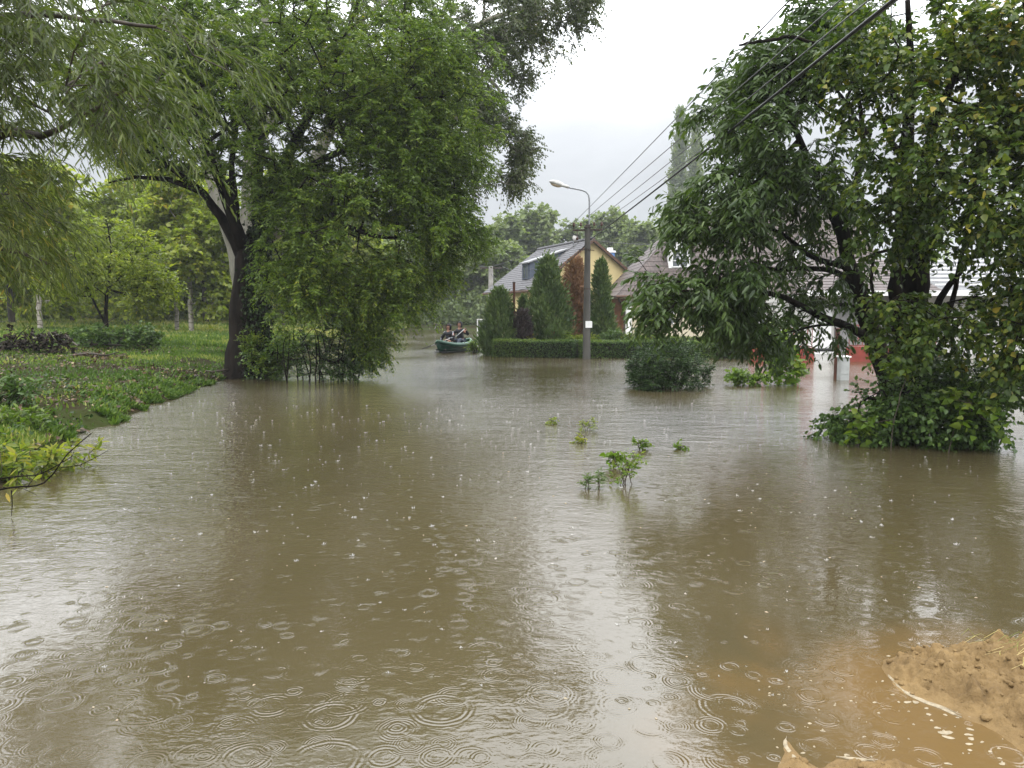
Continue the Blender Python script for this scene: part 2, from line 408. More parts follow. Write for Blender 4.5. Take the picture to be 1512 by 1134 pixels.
i0 = (np.arange(len(ys_)-1)[:, None]*nx_+np.arange(nx_-1)[None]).ravel()
Q = np.stack([i0, i0+1, i0+nx_+1, i0+nx_], 1)
M['soil'] = mat('wet_soil_and_turf', (.030, .042, .010), (.024, .018, .009), .8, .95, .02, 12, spec=.04, lo=.42, hi=.6, coord='Object')
g = mesh_np('ground', V, Q, M['soil'], smooth=True); tag(g, kind='structure')

# water: muddy, rain-pocked
def water_mat():
    m, t, o = new_mat('muddy_flood_water'); L = t.links.new
    b = N(t, 'ShaderNodeBsdfPrincipled'); L(b.outputs[0], o.inputs[0])
    b.inputs['Roughness'].default_value = .04; b.inputs['Coat Weight'].default_value = 0; b.inputs['IOR'].default_value = 1.62
    geo = N(t, 'ShaderNodeNewGeometry'); pos = geo.outputs['Position']
    def math_(op, a, b_=None, c=None):
        n = N(t, 'ShaderNodeMath', operation=op)
        for i, x in enumerate((a, b_, c)):
            if x is None: continue
            if isinstance(x, (int, float)): n.inputs[i].default_value = x
            else: L(x, n.inputs[i])
        return n.outputs[0]
    def noise(scale, detail=3, stretch=(1, 1, 1), rough=.5, dist=0, off=(0, 0, 0), rot=0):
        mp = N(t, 'ShaderNodeMapping'); mp.inputs['Scale'].default_value = stretch; mp.inputs['Location'].default_value = off
        mp.inputs['Rotation'].default_value = (0, 0, rot)
        L(pos, mp.inputs[0]); n = N(t, 'ShaderNodeTexNoise'); n.inputs['Scale'].default_value = scale; n.inputs['Detail'].default_value = detail
        n.inputs['Roughness'].default_value = rough; n.inputs['Distortion'].default_value = dist
        L(mp.outputs[0], n.inputs['Vector']); return n.outputs['Fac']
    # silt: brown out in the street, orange where the sand washes in
    c0 = N(t, 'ShaderNodeValToRGB'); c0.color_ramp.elements[0].color = (.054, .043, .021, 1); c0.color_ramp.elements[1].color = (.070, .056, .029, 1)
    c0.color_ramp.elements[0].position = .35; c0.color_ramp.elements[1].position = .65
    L(noise(.35, 4, (1, .6, 1), dist=.6), c0.inputs[0])
    sp = N(t, 'ShaderNodeVectorMath', operation='DISTANCE'); L(pos, sp.inputs[0]); sp.inputs[1].default_value = (2.15, 2.55, 0)
    warp = math_('MULTIPLY', math_('SUBTRACT', noise(1.1, 5, dist=.8), .5), 1.5)
    dd = math_('ADD', sp.outputs['Value'], warp)
    fr = N(t, 'ShaderNodeMapRange', interpolation_type='SMOOTHSTEP'); fr.inputs[1].default_value = .75; fr.inputs[2].default_value = 1.75; fr.inputs[3].default_value = 1; fr.inputs[4].default_value = 0
    L(dd, fr.inputs[0])
    mx = N(t, 'ShaderNodeMix', data_type='RGBA'); L(fr.outputs[0], mx.inputs[0]); L(c0.outputs[0], mx.inputs[6]); mx.inputs[7].default_value = (.118, .074, .029, 1)
    L(mx.outputs[2], b.inputs['Base Color'])
    # rings of raindrops
    wn = N(t, 'ShaderNodeTexNoise'); wn.inputs['Scale'].default_value = 9; wn.inputs['Detail'].default_value = 2; L(pos, wn.inputs['Vector'])
    wsc = N(t, 'ShaderNodeVectorMath', operation='MULTIPLY_ADD'); wsc.inputs[1].default_value = (.022, .022, 0); L(wn.outputs['Color'], wsc.inputs[0]); L(pos, wsc.inputs[2]); wpos = wsc.outputs[0]
    brk = N(t, 'ShaderNodeMapRange'); brk.inputs[1].default_value = .36; brk.inputs[2].default_value = .62; brk.inputs[3].default_value = .05; brk.inputs[4].default_value = 1.45
    L(noise(6.5, 3, off=(1, 1, 0)), brk.inputs[0])
    h = None
    def ring(cell, Rmax, lam, amp, off, thr):
        mp = N(t, 'ShaderNodeMapping'); mp.inputs['Location'].default_value = off; L(wpos, mp.inputs[0])
        v = N(t, 'ShaderNodeTexVoronoi', voronoi_dimensions='2D', feature='F1'); v.inputs['Scale'].default_value = 1/cell; v.inputs['Randomness'].default_value = .72
        L(mp.outputs[0], v.inputs['Vector'])
        sepc = N(t, 'ShaderNodeSeparateColor'); L(v.outputs['Color'], sepc.inputs[0])
        d = math_('MULTIPLY', v.outputs['Distance'], cell)
        age = sepc.outputs[0]
        Rr = math_('MULTIPLY_ADD', age, Rmax, .012)
        u = math_('SUBTRACT', d, Rr)
        wv = math_('SINE', math_('MULTIPLY', u, 2*math.pi/lam))
        wd = math_('MULTIPLY_ADD', age, .019, .009)
        q = math_('DIVIDE', u, wd); env = math_('EXPONENT', math_('MULTIPLY', math_('MULTIPLY', q, q), -1))
        on = math_('GREATER_THAN', sepc.outputs[1], thr)
        am = math_('MULTIPLY', math_('MULTIPLY', math_('MULTIPLY_ADD', age, -.75, 1.0), on), amp)
        am = math_('MULTIPLY', am, math_('MULTIPLY_ADD', sepc.outputs[2], .9, .3))
        return math_('MULTIPLY', math_('MULTIPLY', wv, env), am)
    for a in ((.30, .085, .021, .00075, (0, 0, 0), .30), (.21, .07, .016, .00055, (3.1, 1.7, 0), .35), (.42, .115, .026, .0008, (7.7, 4.2, 0), .45), (.16, .05, .012, .0004, (1.3, 9.2, 0), .45), (.25, .085, .018, .0006, (5.5, 2.6, 0), .5)):
        r_ = ring(*a); h = r_ if h is None else math_('ADD', h, r_)
    # quieter and busier patches
    pat = N(t, 'ShaderNodeMapRange'); pat.inputs[1].default_value = .38; pat.inputs[2].default_value = .60; pat.inputs[3].default_value = .30; pat.inputs[4].default_value = 1.15
    L(noise(.55, 3, off=(2, 5, 0)), pat.inputs[0])
    h = math_('MULTIPLY', math_('MULTIPLY', math_('MULTIPLY', h, pat.outputs[0]), brk.outputs[0]), 2.0)
    w1 = math_('MULTIPLY', noise(7, 4, (1, 1.7, 1), .55, .5, rot=.3), .0036)
    w2 = math_('MULTIPLY', noise(1.6, 3, (1, 1.8, 1), .5, .4, off=(4, 4, 0)), .0055)
    wp = N(t, 'ShaderNodeMapRange'); wp.inputs[1].default_value = .35; wp.inputs[2].default_value = .7; wp.inputs[3].default_value = .45; wp.inputs[4].default_value = 1.7
    L(noise(.22, 2, (1, .7, 1), off=(11, 3, 0)), wp.inputs[0])
    w3 = math_('MULTIPLY', noise(22, 3, (1, 1.5, 1), .5, .3, off=(9, 1, 0)), .0020)
    sy = N(t, 'ShaderNodeSeparateXYZ'); L(pos, sy.inputs[0])
    opn = N(t, 'ShaderNodeMapRange', interpolation_type='SMOOTHSTEP'); opn.inputs[1].default_value = 3.5; opn.inputs[2].default_value = 13; opn.inputs[3].default_value = .5; opn.inputs[4].default_value = 3.4
    L(sy.outputs[1], opn.inputs[0])            # out in the open street the rain whips up more chop than in the lee of the sand
    h = math_('ADD', h, math_('MULTIPLY', math_('MULTIPLY', math_('ADD', math_('ADD', w1, w2), w3), wp.outputs[0]), opn.outputs[0]))
    rr = N(t, 'ShaderNodeMapRange'); rr.inputs[1].default_value = 4; rr.inputs[2].default_value = 18; rr.inputs[3].default_value = .03; rr.inputs[4].default_value = .05
    L(sy.outputs[1], rr.inputs[0]); L(rr.outputs[0], b.inputs['Roughness'])
    bp = N(t, 'ShaderNodeBump'); bp.inputs['Distance'].default_value = 1; bp.inputs['Strength'].default_value = 1
    L(h, bp.inputs['Height']); L(bp.outputs[0], b.inputs['Normal'])
    return m
M['water'] = water_mat()
wm = MB().add([(-400, -60, 0), (400, -60, 0), (400, 400, 0), (-400, 400, 0)], [(0, 1, 2, 3)]).build('water', M['water']); tag(wm, kind='structure')

# ------------------------------------------------------------------ the big trees
LOCUST = dict(rv=.65, ntw=7, L=.42, nleaf=17, lsize=.085, spread=.75, droop=.55, open_=.95, ldroop=.35, flat=.5)
blobs = [pblob(*a) for a in [
    (430, 120, 18.7, 270, 190, 3.6), (250, 110, 19, 150, 140, 3), (190, 230, 19, 90, 70, 1.6), (600, 160, 18.6, 140, 170, 2.8), (560, 320, 18, 140, 120, 2.4),
    (640, 290, 18.4, 85, 75, 1.8), (480, 430, 17.7, 105, 80, 1.5), (575, 430, 18, 75, 62, 1.4), (670, 350, 18.6, 60, 42, 1.2), (700, 345, 18.6, 30, 22, .8), (655, 405, 18.4, 30, 25, .7), (530, 490, 17.8, 50, 45, 1.0),
    (420, 300, 17.6, 60, 60, 1.0), (640, 220, 18.6, 80, 160, 2), (430, 380, 17.3, 55, 55, .8)]]
rg = np.random.default_rng(11)
cl = blob_points(blobs, 3600, rg, holes=[(at(235, 285, 19), (1.3, 3, .55)), (at(120, 260, 19), (1.0, 4, 1.0)), (at(345, 440, 19.5), (.55, 4, 1.4)), (at(366, 470, 18.6), (.80, 2.2, 1.75))])
limbs = [plimb((358, 575, 19.4, .54), (359, 545, 19.4, .47), (361, 500, 19.4, .40), (364, 440, 19.4, .36), (366, 400, 19.4, .33), (366, 372, 19.4, .28)),
    plimb((382, 575, 19.5, .36), (380, 480, 19.5, .30), (377, 420, 19.5, .28), (372, 385, 19.4, .22)),
    plimb((366, 392, 19.4, .24), (348, 358, 19.3, .15), (326, 320, 19.1, .115), (300, 285, 18.9, .09), (250, 245, 18.6, .07), (185, 205, 18.3, .05), (140, 180, 18, .03)),
    plimb((368, 380, 19.4, .28), (385, 335, 19.5, .24), (400, 290, 19.6, .2), (420, 240, 19.6, .15), (455, 170, 19.5, .1), (500, 80, 19.3, .06), (530, 0, 19.2, .04)),
    plimb((360, 365, 19.3, .17), (336, 300, 18.8, .12), (318, 250, 18.4, .09), (296, 190, 18.2, .06), (270, 110, 18, .04)),
    plimb((350, 340, 19.3, .12), (345, 290, 19.5, .09), (342, 240, 19.6, .07), (350, 150, 19.8, .05), (330, 50, 20, .03)),
    plimb((395, 320, 19.5, .15), (440, 320, 19, .10), (500, 330, 18.4, .07), (560, 350, 18, .05), (620, 350, 18, .03)),
    plimb((400, 285, 19.6, .14), (470, 240, 19.2, .09), (560, 200, 18.8, .06), (640, 180, 18.6, .04)),
    plimb((372, 400, 19.3, .12), (410, 405, 18.6, .08), (450, 420, 18, .05), (500, 450, 17.8, .03)),
    plimb((300, 285, 18.9, .08), (250, 265, 18.5, .06), (200, 262, 18.2, .04), (160, 270, 18, .02)),
    plimb((385, 335, 19.5, .2), (380, 280, 20, .14), (385, 200, 20.5, .1), (400, 100, 20.8, .06))]
big = make_tree('locust_tree', 'large spreading tree with dark ivy-clad trunk standing at the flooded bank', 'tree', (*gnd(357, 557)[:2], -.3), limbs, cl, LOCUST, 'spray',
                M['leaf_locust'], M['bark_dark'], 5, tip_r=.0052, sag=.10)
# ivy on the trunk
def ivy(root, path, r, n, seed, size=.08, side=(0, -1)):
    rg = np.random.default_rng(seed); P = smooth_path(path, .1); k = rg.integers(0, len(P)-1, n); a = rg.uniform(0, 2*math.pi, n)
    d = np.stack([np.cos(a), np.sin(a), np.zeros(n)], 1); p = P[k][:, :3]+d*(P[k][:, 3:4]*1.0+rg.exponential(.035, (n, 1)))+rg.normal(0, .03, (n, 3))
    ax = norm(d*.3+rg.normal(0, .5, (n, 3))+np.array([0, 0, -.7])); base = np.array(root.location)
    leaves_mesh('ivy', p-base, ax, d+rg.normal(0, .35, (n, 3)), size*rg.uniform(.6, 1.4, n), rg.uniform(0, 1, n), 'broad', M['leaf_ivy'], root)
ivy(big, [tuple(at(380, 558, 19.3))+(.34,), tuple(at(380, 480, 19.3))+(.30,), tuple(at(378, 400, 19.3))+(.28,), tuple(at(385, 335, 19.4))+(.23,), tuple(at(400, 290, 19.6))+(.2,)], 0, 3000, 3)

POPLAR = dict(ntw=6, L=.45, nleaf=11, lsize=.085, spread=.9, droop=.35, open_=.8, ldroop=.6, flat=.25)
blobs = [pblob(*a) for a in [(790, 20, 24, 80, 55, 1.8, 6), (735, 60, 24, 70, 85, 2, 6), (858, 5, 24, 34, 30, 1.0, 2), (725, 170, 24, 40, 70, 1.2, 3.5), (768, 215, 24, 24, 30, .8, 1.7), (757, 258, 24, 30, 28, .7, 1.8), (720, 120, 24.5, 60, 90, 2),
    (600, 40, 25, 160, 90, 3), (400, 60, 25, 200, 110, 3), (640, 200, 25, 90, 120, 2.5), (690, 250, 24, 40, 50, 1.2)]]
cl = blob_points(blobs, 1500, np.random.default_rng(21))
limbs = [plimb((362, 540, 24, .40), (362, 450, 24, .36), (358, 400, 24, .33), (345, 350, 24, .30), (330, 310, 24, .26), (310, 240, 24.2, .25), (290, 150, 24.5, .2), (280, 40, 24.6, .12), (275, -60, 24.6, .08)),
    plimb((358, 400, 24, .3), (366, 350, 24.1, .30), (370, 290, 24.2, .27), (374, 220, 24.3, .25), (382, 130, 24.4, .2), (390, 20, 24.5, .14), (400, -80, 24.5, .08)),
    plimb((372, 360, 24, .3), (420, 330, 24, .24), (448, 290, 24, .22), (468, 230, 24, .2), (520, 150, 24, .17), (620, 90, 24, .13), (700, 40, 24, .09), (800, 0, 24, .05)),
    plimb((505, 170, 24, .15), (600, 165, 24, .10), (700, 180, 24, .06), (745, 205, 24, .035), (770, 235, 24, .02)),
    plimb((620, 90, 24, .12), (690, 100, 24, .08), (735, 130, 24, .05), (750, 180, 24, .025)),
    plimb((374, 220, 24.3, .2), (440, 120, 24.3, .13), (520, 40, 24.3, .08), (600, -20, 24.3, .05))]
make_tree('white_poplar', 'tall pale-barked tree with dark leaves rising behind the ivy-clad tree and overhanging the street', 'tree', (*at(352, 540, 24)[:2], .1), limbs, cl, POPLAR, 'oval',
          M['leaf_poplar'], M['bark_pale'], 6, tip_r=.006)

# shrub at the foot of the big tree, twiggy, standing in the water
rg = np.random.default_rng(31)
base = gnd(470, 563)
limbs = []
for k in range(17):
    x = 400+130*(k+rg.uniform(0, 1))/17; lean = (x-450)*.45+rg.normal(0, 18); hgt = rg.uniform(55, 110)
    y0 = rg.uniform(18.0, 19.4)
    p0 = gnd(x, 563); p0[1] = y0; p0[0] = (x-756)/F*y0; p0[2] = -.15
    limbs.append([tuple(p0)+(.017,), tuple(at(x+lean*.35+rg.normal(0, 9), 560-hgt*.55, y0-.2))+(.012,), tuple(at(x+lean*.8, 560-hgt*.9, y0-.5))+(.006,)])
blobs = [pblob(*a) for a in [(470, 520, 18.6, 75, 38, .9), (520, 535, 18.3, 48, 24, .7), (400, 530, 18.8, 40, 30, .6), (500, 480, 18.6, 60, 30, .8)]]
make_tree('shrub', 'twiggy dark-stemmed shrub standing in the water right of the ivy-clad trunk', 'shrub', (base[0], 18.8, -.2), limbs, blob_points(blobs, 330, rg), dict(ntw=5, L=.3, nleaf=7, lsize=.07, spread=.9, droop=.2, ldroop=.3),
          'oval', M['leaf_bush'], M['bark_dark'], 8, tip_r=.005, step=.25)
rg = np.random.default_rng(32)
blobs = [pblob(*a) for a in [(385, 545, 18.7, 32, 20, .5), (372, 515, 18.8, 18, 30, .3)]]
b0 = at(385, 560, 18.75)
make_tree('low_bush', 'low green bush against the foot of the ivy-clad trunk', 'bush', (b0[0], 18.75, -.2), [[(b0[0]+dx, 18.75, -.15, .012), (b0[0]+dx*1.5, 18.7, .25, .006)] for dx in (-.3, -.1, .1, .3)], blob_points(blobs, 80, rg),
          dict(ntw=6, L=.2, nleaf=8, lsize=.06, spread=.9, droop=.1), 'oval', M['leaf_locust'], M['bark_dark'], 9, tip_r=.004, step=.2)

# near willow reaching in from the left; its trunk stands left of the picture
WILLOW = dict(ntw=5, L=.55, nleaf=15, lsize=.095, spread=.45, droop=.5, open_=.45, ldroop=.35, flat=.5, sizevar=.2)
blobs = [pblob(*a) for a in [(60, 60, 6.5, 150, 120, 1.4), (40, 170, 6.5, 120, 110, 1.4), (200, 40, 6.0, 110, 70, 1.2), (180, 130, 5.6, 75, 50, .8), (10, 290, 7, 60, 90, 1.0), (10, 370, 7.5, 70, 40, .8), (150, 190, 7, 50, 30, .6)]]
cl = blob_points(blobs, 300, np.random.default_rng(41), holes=[(at(105, 262, 7), (.45, 3, .5)), (at(150, 120, 6), (.25, 3, .2)), (at(60, 420, 7), (.4, 3, .2))])
Wb = (-6.6, 6.6)
zg = float(ground_h(np.array([Wb[0]]), np.array([Wb[1]]))[0])
limbs = [[(Wb[0], Wb[1], zg-.2, .22), (-6.5, 6.6, 1.2, .17), (-6.2, 6.6, 2.4, .14), (-5.8, 6.6, 3.4, .10), (-5.2, 6.5, 4.3, .07), (-4.2, 6.3, 5, .045), (-3.4, 6.1, 5.2, .03)],
         [(-6.35, 6.6, 1.9, .12)]+plimb((-40, 210, 6.7, .07), (60, 200, 6.6, .03), (140, 160, 6.2, .018), (200, 120, 5.8, .01)),
         [(-6.0, 6.6, 3.0, .09)]+plimb((-60, 60, 6.6, .05), (40, 22, 6.4, .03), (130, 30, 6.1, .02), (230, 40, 5.8, .012)),
         [(-6.45, 6.6, 1.4, .09)]+plimb((-60, 380, 7, .04), (20, 370, 7.1, .02), (70, 390, 7.2, .01))]
make_tree('willow', 'near narrow-leaved tree whose long leaves hang in from the upper left corner', 'tree', (Wb[0], Wb[1], zg-.15), limbs, cl, WILLOW, 'willow', M['leaf_willow'], M['bark_mid'], 12, tip_r=.003, step=.3, sag=.15)

# ------------------------------------------------------------------ right-hand trees
CHERRY = dict(ntw=5, L=.34, nleaf=7, lsize=.115, spread=.8, droop=.35, open_=.75, ldroop=.5, flat=.6)
blobs = [pblob(*a) for a in [(1180, 110, 11.5, 70, 75, 1.4), (1115, 215, 11.3, 75, 75, 1.4), (1070, 310, 11, 80, 60, 1.3), (965, 425, 10.8, 25, 60, .8), (1065, 420, 10.8, 80, 40, 1.1),
    (1010, 335, 10.8, 35, 30, .7), (1190, 265, 11.5, 60, 45, 1.3), (1250, 60, 11.5, 55, 70, 1.4), (975, 465, 10.6, 25, 22, .5), (1100, 470, 11, 60, 22, .8), (1120, 130, 11.5, 60, 55, 1.1), (1050, 440, 10.9, 90, 40, .9), (1065, 200, 11, 30, 40, .8), (1210, 10, 11.5, 35, 35, .8), (1235, 310, 11.8, 45, 40, .8), (1000, 285, 10.9, 15, 15, .4), (1040, 165, 11, 15, 15, .4)]]
cl = blob_points(blobs, 860, np.random.default_rng(51), holes=[(at(1232, 200, 11.6), (.75, 4, .35)), (at(1180, 355, 11.4), (.75, 3, .40)), (at(1170, 425, 11.4), (.55, 3, .28)), (at(995, 380, 10.8), (.36, 3, .33))])
cl = np.concatenate([cl, blob_points([pblob(*a) for a in [(1170, 380, 11.6, 75, 55, .8), (1180, 470, 11.6, 90, 45, .8), (1230, 420, 11.8, 60, 60, .8), (1120, 500, 11.2, 70, 25, .6)]], 75, np.random.default_rng(52))])
limbs = [plimb((1330, 640, 12.4, .19), (1312, 560, 12.3, .16), (1290, 500, 12.2, .14), (1268, 440, 12, .115), (1252, 385, 11.9, .105), (1243, 345, 11.8, .10), (1228, 300, 11.8, .085), (1200, 250, 11.7, .06), (1170, 180, 11.6, .04), (1150, 90, 11.5, .025)),
    plimb((1296, 515, 12.2, .10), (1270, 492, 12, .07), (1240, 478, 11.8, .062), (1200, 462, 11.5, .052), (1160, 440, 11.2, .042), (1110, 428, 11, .032), (1050, 428, 10.8, .02), (990, 432, 10.6, .012)),
    plimb((1255, 397, 11.9, .06), (1225, 388, 11.7, .045), (1190, 375, 11.5, .034), (1155, 345, 11.3, .024), (1120, 335, 11.2, .015), (1060, 330, 11, .01)),
    plimb((1266, 425, 12, .06), (1235, 402, 11.8, .045), (1200, 397, 11.6, .035), (1150, 398, 11.3, .025), (1100, 392, 11.1, .016), (1040, 385, 10.9, .01)),
    plimb((1243, 345, 11.8, .07), (1262, 280, 11.9, .055), (1275, 210, 11.9, .04), (1262, 120, 11.8, .028), (1240, 40, 11.7, .018)),
    plimb((1282, 196, 11.9, .045), (1255, 188, 11.8, .035), (1225, 170, 11.7, .024), (1200, 150, 11.6, .014)),
    plimb((1285, 200, 11.9, .04), (1262, 175, 11.8, .03), (1242, 140, 11.7, .02), (1215, 110, 11.6, .012)),
    plimb((1228, 300, 11.8, .05), (1180, 285, 11.6, .035), (1120, 270, 11.3, .022), (1060, 250, 11.2, .012)),
    plimb((1245, 478, 11.8, .03), (1210, 480, 11.6, .02), (1160, 492, 11.3, .012), (1120, 500, 11.2, .008)),
    plimb((1300, 470, 12.2, .04), (1250, 450, 12, .028), (1180, 460, 11.7, .015))]
make_tree('cherry_tree', 'dark long-leaved tree leaning over the street beneath the overhead cables', 'tree', (*at(1330, 640, 12.4)[:2], -.25), limbs, cl, CHERRY, 'lance',
          M['leaf_cherry'], M['bark_dark'], 13, tip_r=.0042, step=.3)

LINDEN = dict(ntw=5, L=.34, nleaf=9, lsize=.070, spread=.85, droop=.3, open_=.7, ldroop=.28, flat=.85, rv=.7)
blobs = [pblob(*a) for a in [(1330, 60, 9.6, 110, 80, 1.6), (1450, 60, 9.2, 110, 90, 1.6), (1400, 170, 9.2, 110, 70, 1.4), (1300, 260, 9.4, 70, 45, 1), (1480, 200, 9, 80, 80, 1.4), (1420, 300, 9.0, 110, 60, 1.3), (1330, 340, 9.4, 70, 50, 1.0),
    (1490, 330, 8.6, 70, 80, 1.2), (1480, 440, 8.6, 80, 70, 1.1), (1400, 480, 9.0, 80, 50, 1.0), (1290, 120, 9.8, 60, 70, 1), (1530, 120, 9, 80, 120, 1.5), (1500, 520, 8.6, 60, 60, .8), (1330, 430, 9.6, 45, 40, .7), (1540, 400, 8.6, 80, 150, 1), (1370, 500, 9.2, 60, 40, .8), (1330, 470, 9.5, 50, 50, .7)]]
cl = blob_points(blobs, 730, np.random.default_rng(61), holes=[(at(1405, 405, 9), (.55, 3, .32)), (at(1395, 530, 9), (.3, 3, .3)), (at(1330, 42, 9.6), (.4, 3, .22)), (at(1405, 132, 9.2), (.4, 3, .2)), (at(1480, 560, 9), (.3, 3, .2))])
limbs = [plimb((1335, 660, 11.5, .2), (1330, 560, 11.5, .16), (1327, 470, 11.5, .135), (1328, 400, 11.5, .12), (1335, 300, 11.2, .10), (1342, 200, 10.8, .075), (1345, 100, 10.4, .05), (1340, 0, 10, .03)),
    plimb((1350, 660, 11.3, .18), (1350, 560, 11.3, .15), (1346, 460, 11.2, .13), (1346, 400, 11, .12), (1356, 320, 10.6, .09), (1375, 200, 10, .06), (1420, 90, 9.6, .04), (1460, 0, 9.4, .025)),
    plimb((1362, 660, 11.2, .13), (1363, 520, 11.1, .10), (1363, 400, 10.8, .08), (1370, 330, 10.4, .06), (1410, 260, 9.8, .04), (1470, 200, 9.2, .025)),
    plimb((1365, 500, 11, .07), (1390, 440, 10.4, .045), (1430, 385, 9.8, .03), (1480, 330, 9.2, .02)),
    plimb((1366, 520, 11, .06), (1405, 450, 10.2, .035), (1418, 380, 9.8, .025), (1440, 320, 9.4, .015)),
    plimb((1368, 540, 11, .06), (1420, 470, 10, .035), (1470, 440, 9.2, .02), (1520, 430, 8.8, .015)),
    plimb((1346, 250, 11, .05), (1310, 200, 10.3, .035), (1290, 130, 9.9, .02)),
    plimb((1352, 350, 10.9, .05), (1310, 330, 10, .03), (1280, 300, 9.6, .02))]
make_tree('linden_tree', 'many-stemmed broad-leaved tree with yellowing leaves filling the upper right corner', 'tree', (*at(1348, 660, 11.3)[:2], -.3), limbs, cl, LINDEN, 'broad',
          M['leaf_linden'], M['bark_dark'], 14, tip_r=.004, step=.3)

# bush dipping into the water under the linden
rg = np.random.default_rng(71)
blobs = [pblob(*a) for a in [(1340, 600, 9.9, 75, 48, .8), (1260, 630, 10, 55, 18, .5), (1420, 590, 9.6, 55, 50, .7), (1440, 630, 9.4, 45, 30, .5), (1380, 560, 10, 70, 40, .7), (1300, 618, 9.9, 60, 28, .5), (1400, 640, 9.6, 80, 14, .5), (1490, 560, 9.4, 35, 40, .5)]]
cl = blob_points(blobs, 400, rg, shell=.6); cl[:, 2] = np.maximum(cl[:, 2], .03)
b0 = at(1370, 640, 10.1)
limbs = [[(b0[0]+dx, 10.1+dy, -.25, .025), (b0[0]+dx*1.8, 10.1+dy, .35, .015), (b0[0]+dx*3, 10.0+dy*1.5, .75, .008)] for dx, dy in ((-.25, 0), (-.1, .15), (.05, -.1), (.2, .1), (.35, 0))]
limbs.append([(b0[0]-.25, 10.0, .05, .012), (b0[0]-.7, 9.9, .14, .009), (b0[0]-1.2, 9.9, .1, .005)])
make_tree('flooded_bush', 'broad leafy bush sprawling into the water at the foot of the yellowing tree', 'bush', (b0[0], 10.1, -.3), limbs, cl, dict(ntw=5, L=.30, nleaf=9, lsize=.056, rv=.7, spread=.9, droop=.2, open_=.75, ldroop=.45, flat=.5),
          'broad', M['leaf_bush'], M['bark_dark'], 15, tip_r=.003, step=.22)
rg = np.random.default_rng(72)
blobs = [pblob(*a) for a in [(1425, 585, 9.0, 20, 14, .15), (1335, 545, 9.2, 20, 20, .2), (1440, 615, 9.0, 30, 18, .2), (1280, 628, 9.4, 25, 10, .2)]]
cl = blob_points(blobs, 34, rg); b0 = at(1400, 650, 9.1)
make_tree('vine', 'bright green large-leaved vine shoots over the front of the sprawling flooded bush', 'vine', (b0[0], 9.1, -.15), [[(b0[0], 9.1, -.1, .008), (b0[0]+.1, 9.1, .5, .005)], [(b0[0]-.6, 9.2, -.1, .008), (b0[0]-.55, 9.2, .7, .005)]], cl,
          dict(ntw=3, L=.2, nleaf=3, lsize=.095, spread=.8, droop=.2), 'broad', M['leaf_lime'], M['bark_mid'], 16, tip_r=.003, step=.2)
# round dark bush
rg = np.random.default_rng(73); b0 = gnd(990, 573)
cl = blob_points([((b0[0], b0[1], .35), (1.0, .9, .72), 3), ((b0[0]+.1, b0[1], .2), (1.15, .9, .35), 1), ((b0[0]-.5, b0[1], .3), (.5, .6, .4), 1)], 420, rg, shell=.3); cl = cl[cl[:, 2] > .04]
limbs = [[(b0[0]+.12*math.cos(a), b0[1]+.12*math.sin(a), -.2, .02), (b0[0]+.45*math.cos(a), b0[1]+.45*math.sin(a), .5, .01)] for a in np.arange(7)*.9]
make_tree('round_bush', 'dense dark round bush standing alone in the water in front of the clipped hedge', 'bush', (b0[0], b0[1], -.25), limbs, cl, dict(ntw=6, L=.17, nleaf=9, lsize=.05, spread=.9, droop=.1, ldroop=.3),
          'oval', M['leaf_dark'], M['bark_dark'], 17, tip_r=.003, step=.2)
# bright young maple shoots and weeds in the water between bush and gate
rg = np.random.default_rng(74)
cl = blob_points([pblob(1158, 540, 17.5, 26, 36, .35), pblob(1150, 500, 17.5, 20, 22, .3)], 60, rg); b0 = gnd(1162, 565)
make_tree('sapling', 'bright green big-leaved sapling standing in the water left of the rusty post', 'sapling', (b0[0], b0[1], -.2), [[(b0[0]+dx, b0[1], -.15, .012), (b0[0]+dx*1.8, b0[1]-.3, 1.0, .006)] for dx in (-.2, 0, .15)], cl,
          dict(ntw=3, L=.2, nleaf=4, lsize=.13, spread=.8, droop=.2), 'broad', M['leaf_lime'], M['bark_dark'], 18, tip_r=.004, step=.2)
rg = np.random.default_rng(75)
cl = blob_points([pblob(1110, 558, 17.3, 40, 8, .35), pblob(1085, 552, 17.3, 12, 10, .2)], 46, rg); cl[:, 2] = np.maximum(cl[:, 2], .04); b0 = gnd(1105, 565)
make_tree('water_weeds', 'low yellow-green weeds poking from the water just right of the round dark bush', 'weeds', (b0[0], b0[1], -.2), [[(b0[0]+dx, b0[1], -.15, .006), (b0[0]+dx, b0[1], .12, .004)] for dx in (-.4, 0, .4)], cl,
          dict(ntw=4, L=.14, nleaf=5, lsize=.07, spread=.9, droop=.1), 'broad', M['leaf_lime'], M['bark_dark'], 19, tip_r=.003, step=.2)

# little plants standing out of the flood in the street
def sprig(px, py, h, wpx, n, label, m='leaf_lime', size=.045, kind='oval', seed=1, name='water_plant', stems=3):
    rg = np.random.default_rng(seed); b = gnd(px, py); s = b[1]/F
    c = blob_points([((b[0], b[1], h*.55), (wpx*s, wpx*s*.8, h*.5), 1)], n, rg); c[:, 2] = np.maximum(c[:, 2], .015)
    L_ = [[(b[0]+rg.normal(0, wpx*s*.3), b[1]+rg.normal(0, .03), -.1, .0035), (b[0]+rg.normal(0, wpx*s*.5), b[1], h*.5, .0025), (b[0]+rg.normal(0, wpx*s*.6), b[1], h*.9, .0015)] for _ in range(stems)]
    return make_tree(name, label, 'plant', (b[0], b[1], -.12), L_, c, dict(ntw=3, L=.07, nleaf=5, lsize=size, spread=.9, droop=.1, ldroop=.1), kind, M[m], M['bark_mid'], seed, group='plants poking out of the flooded street', step=.06, tip_r=.0013)
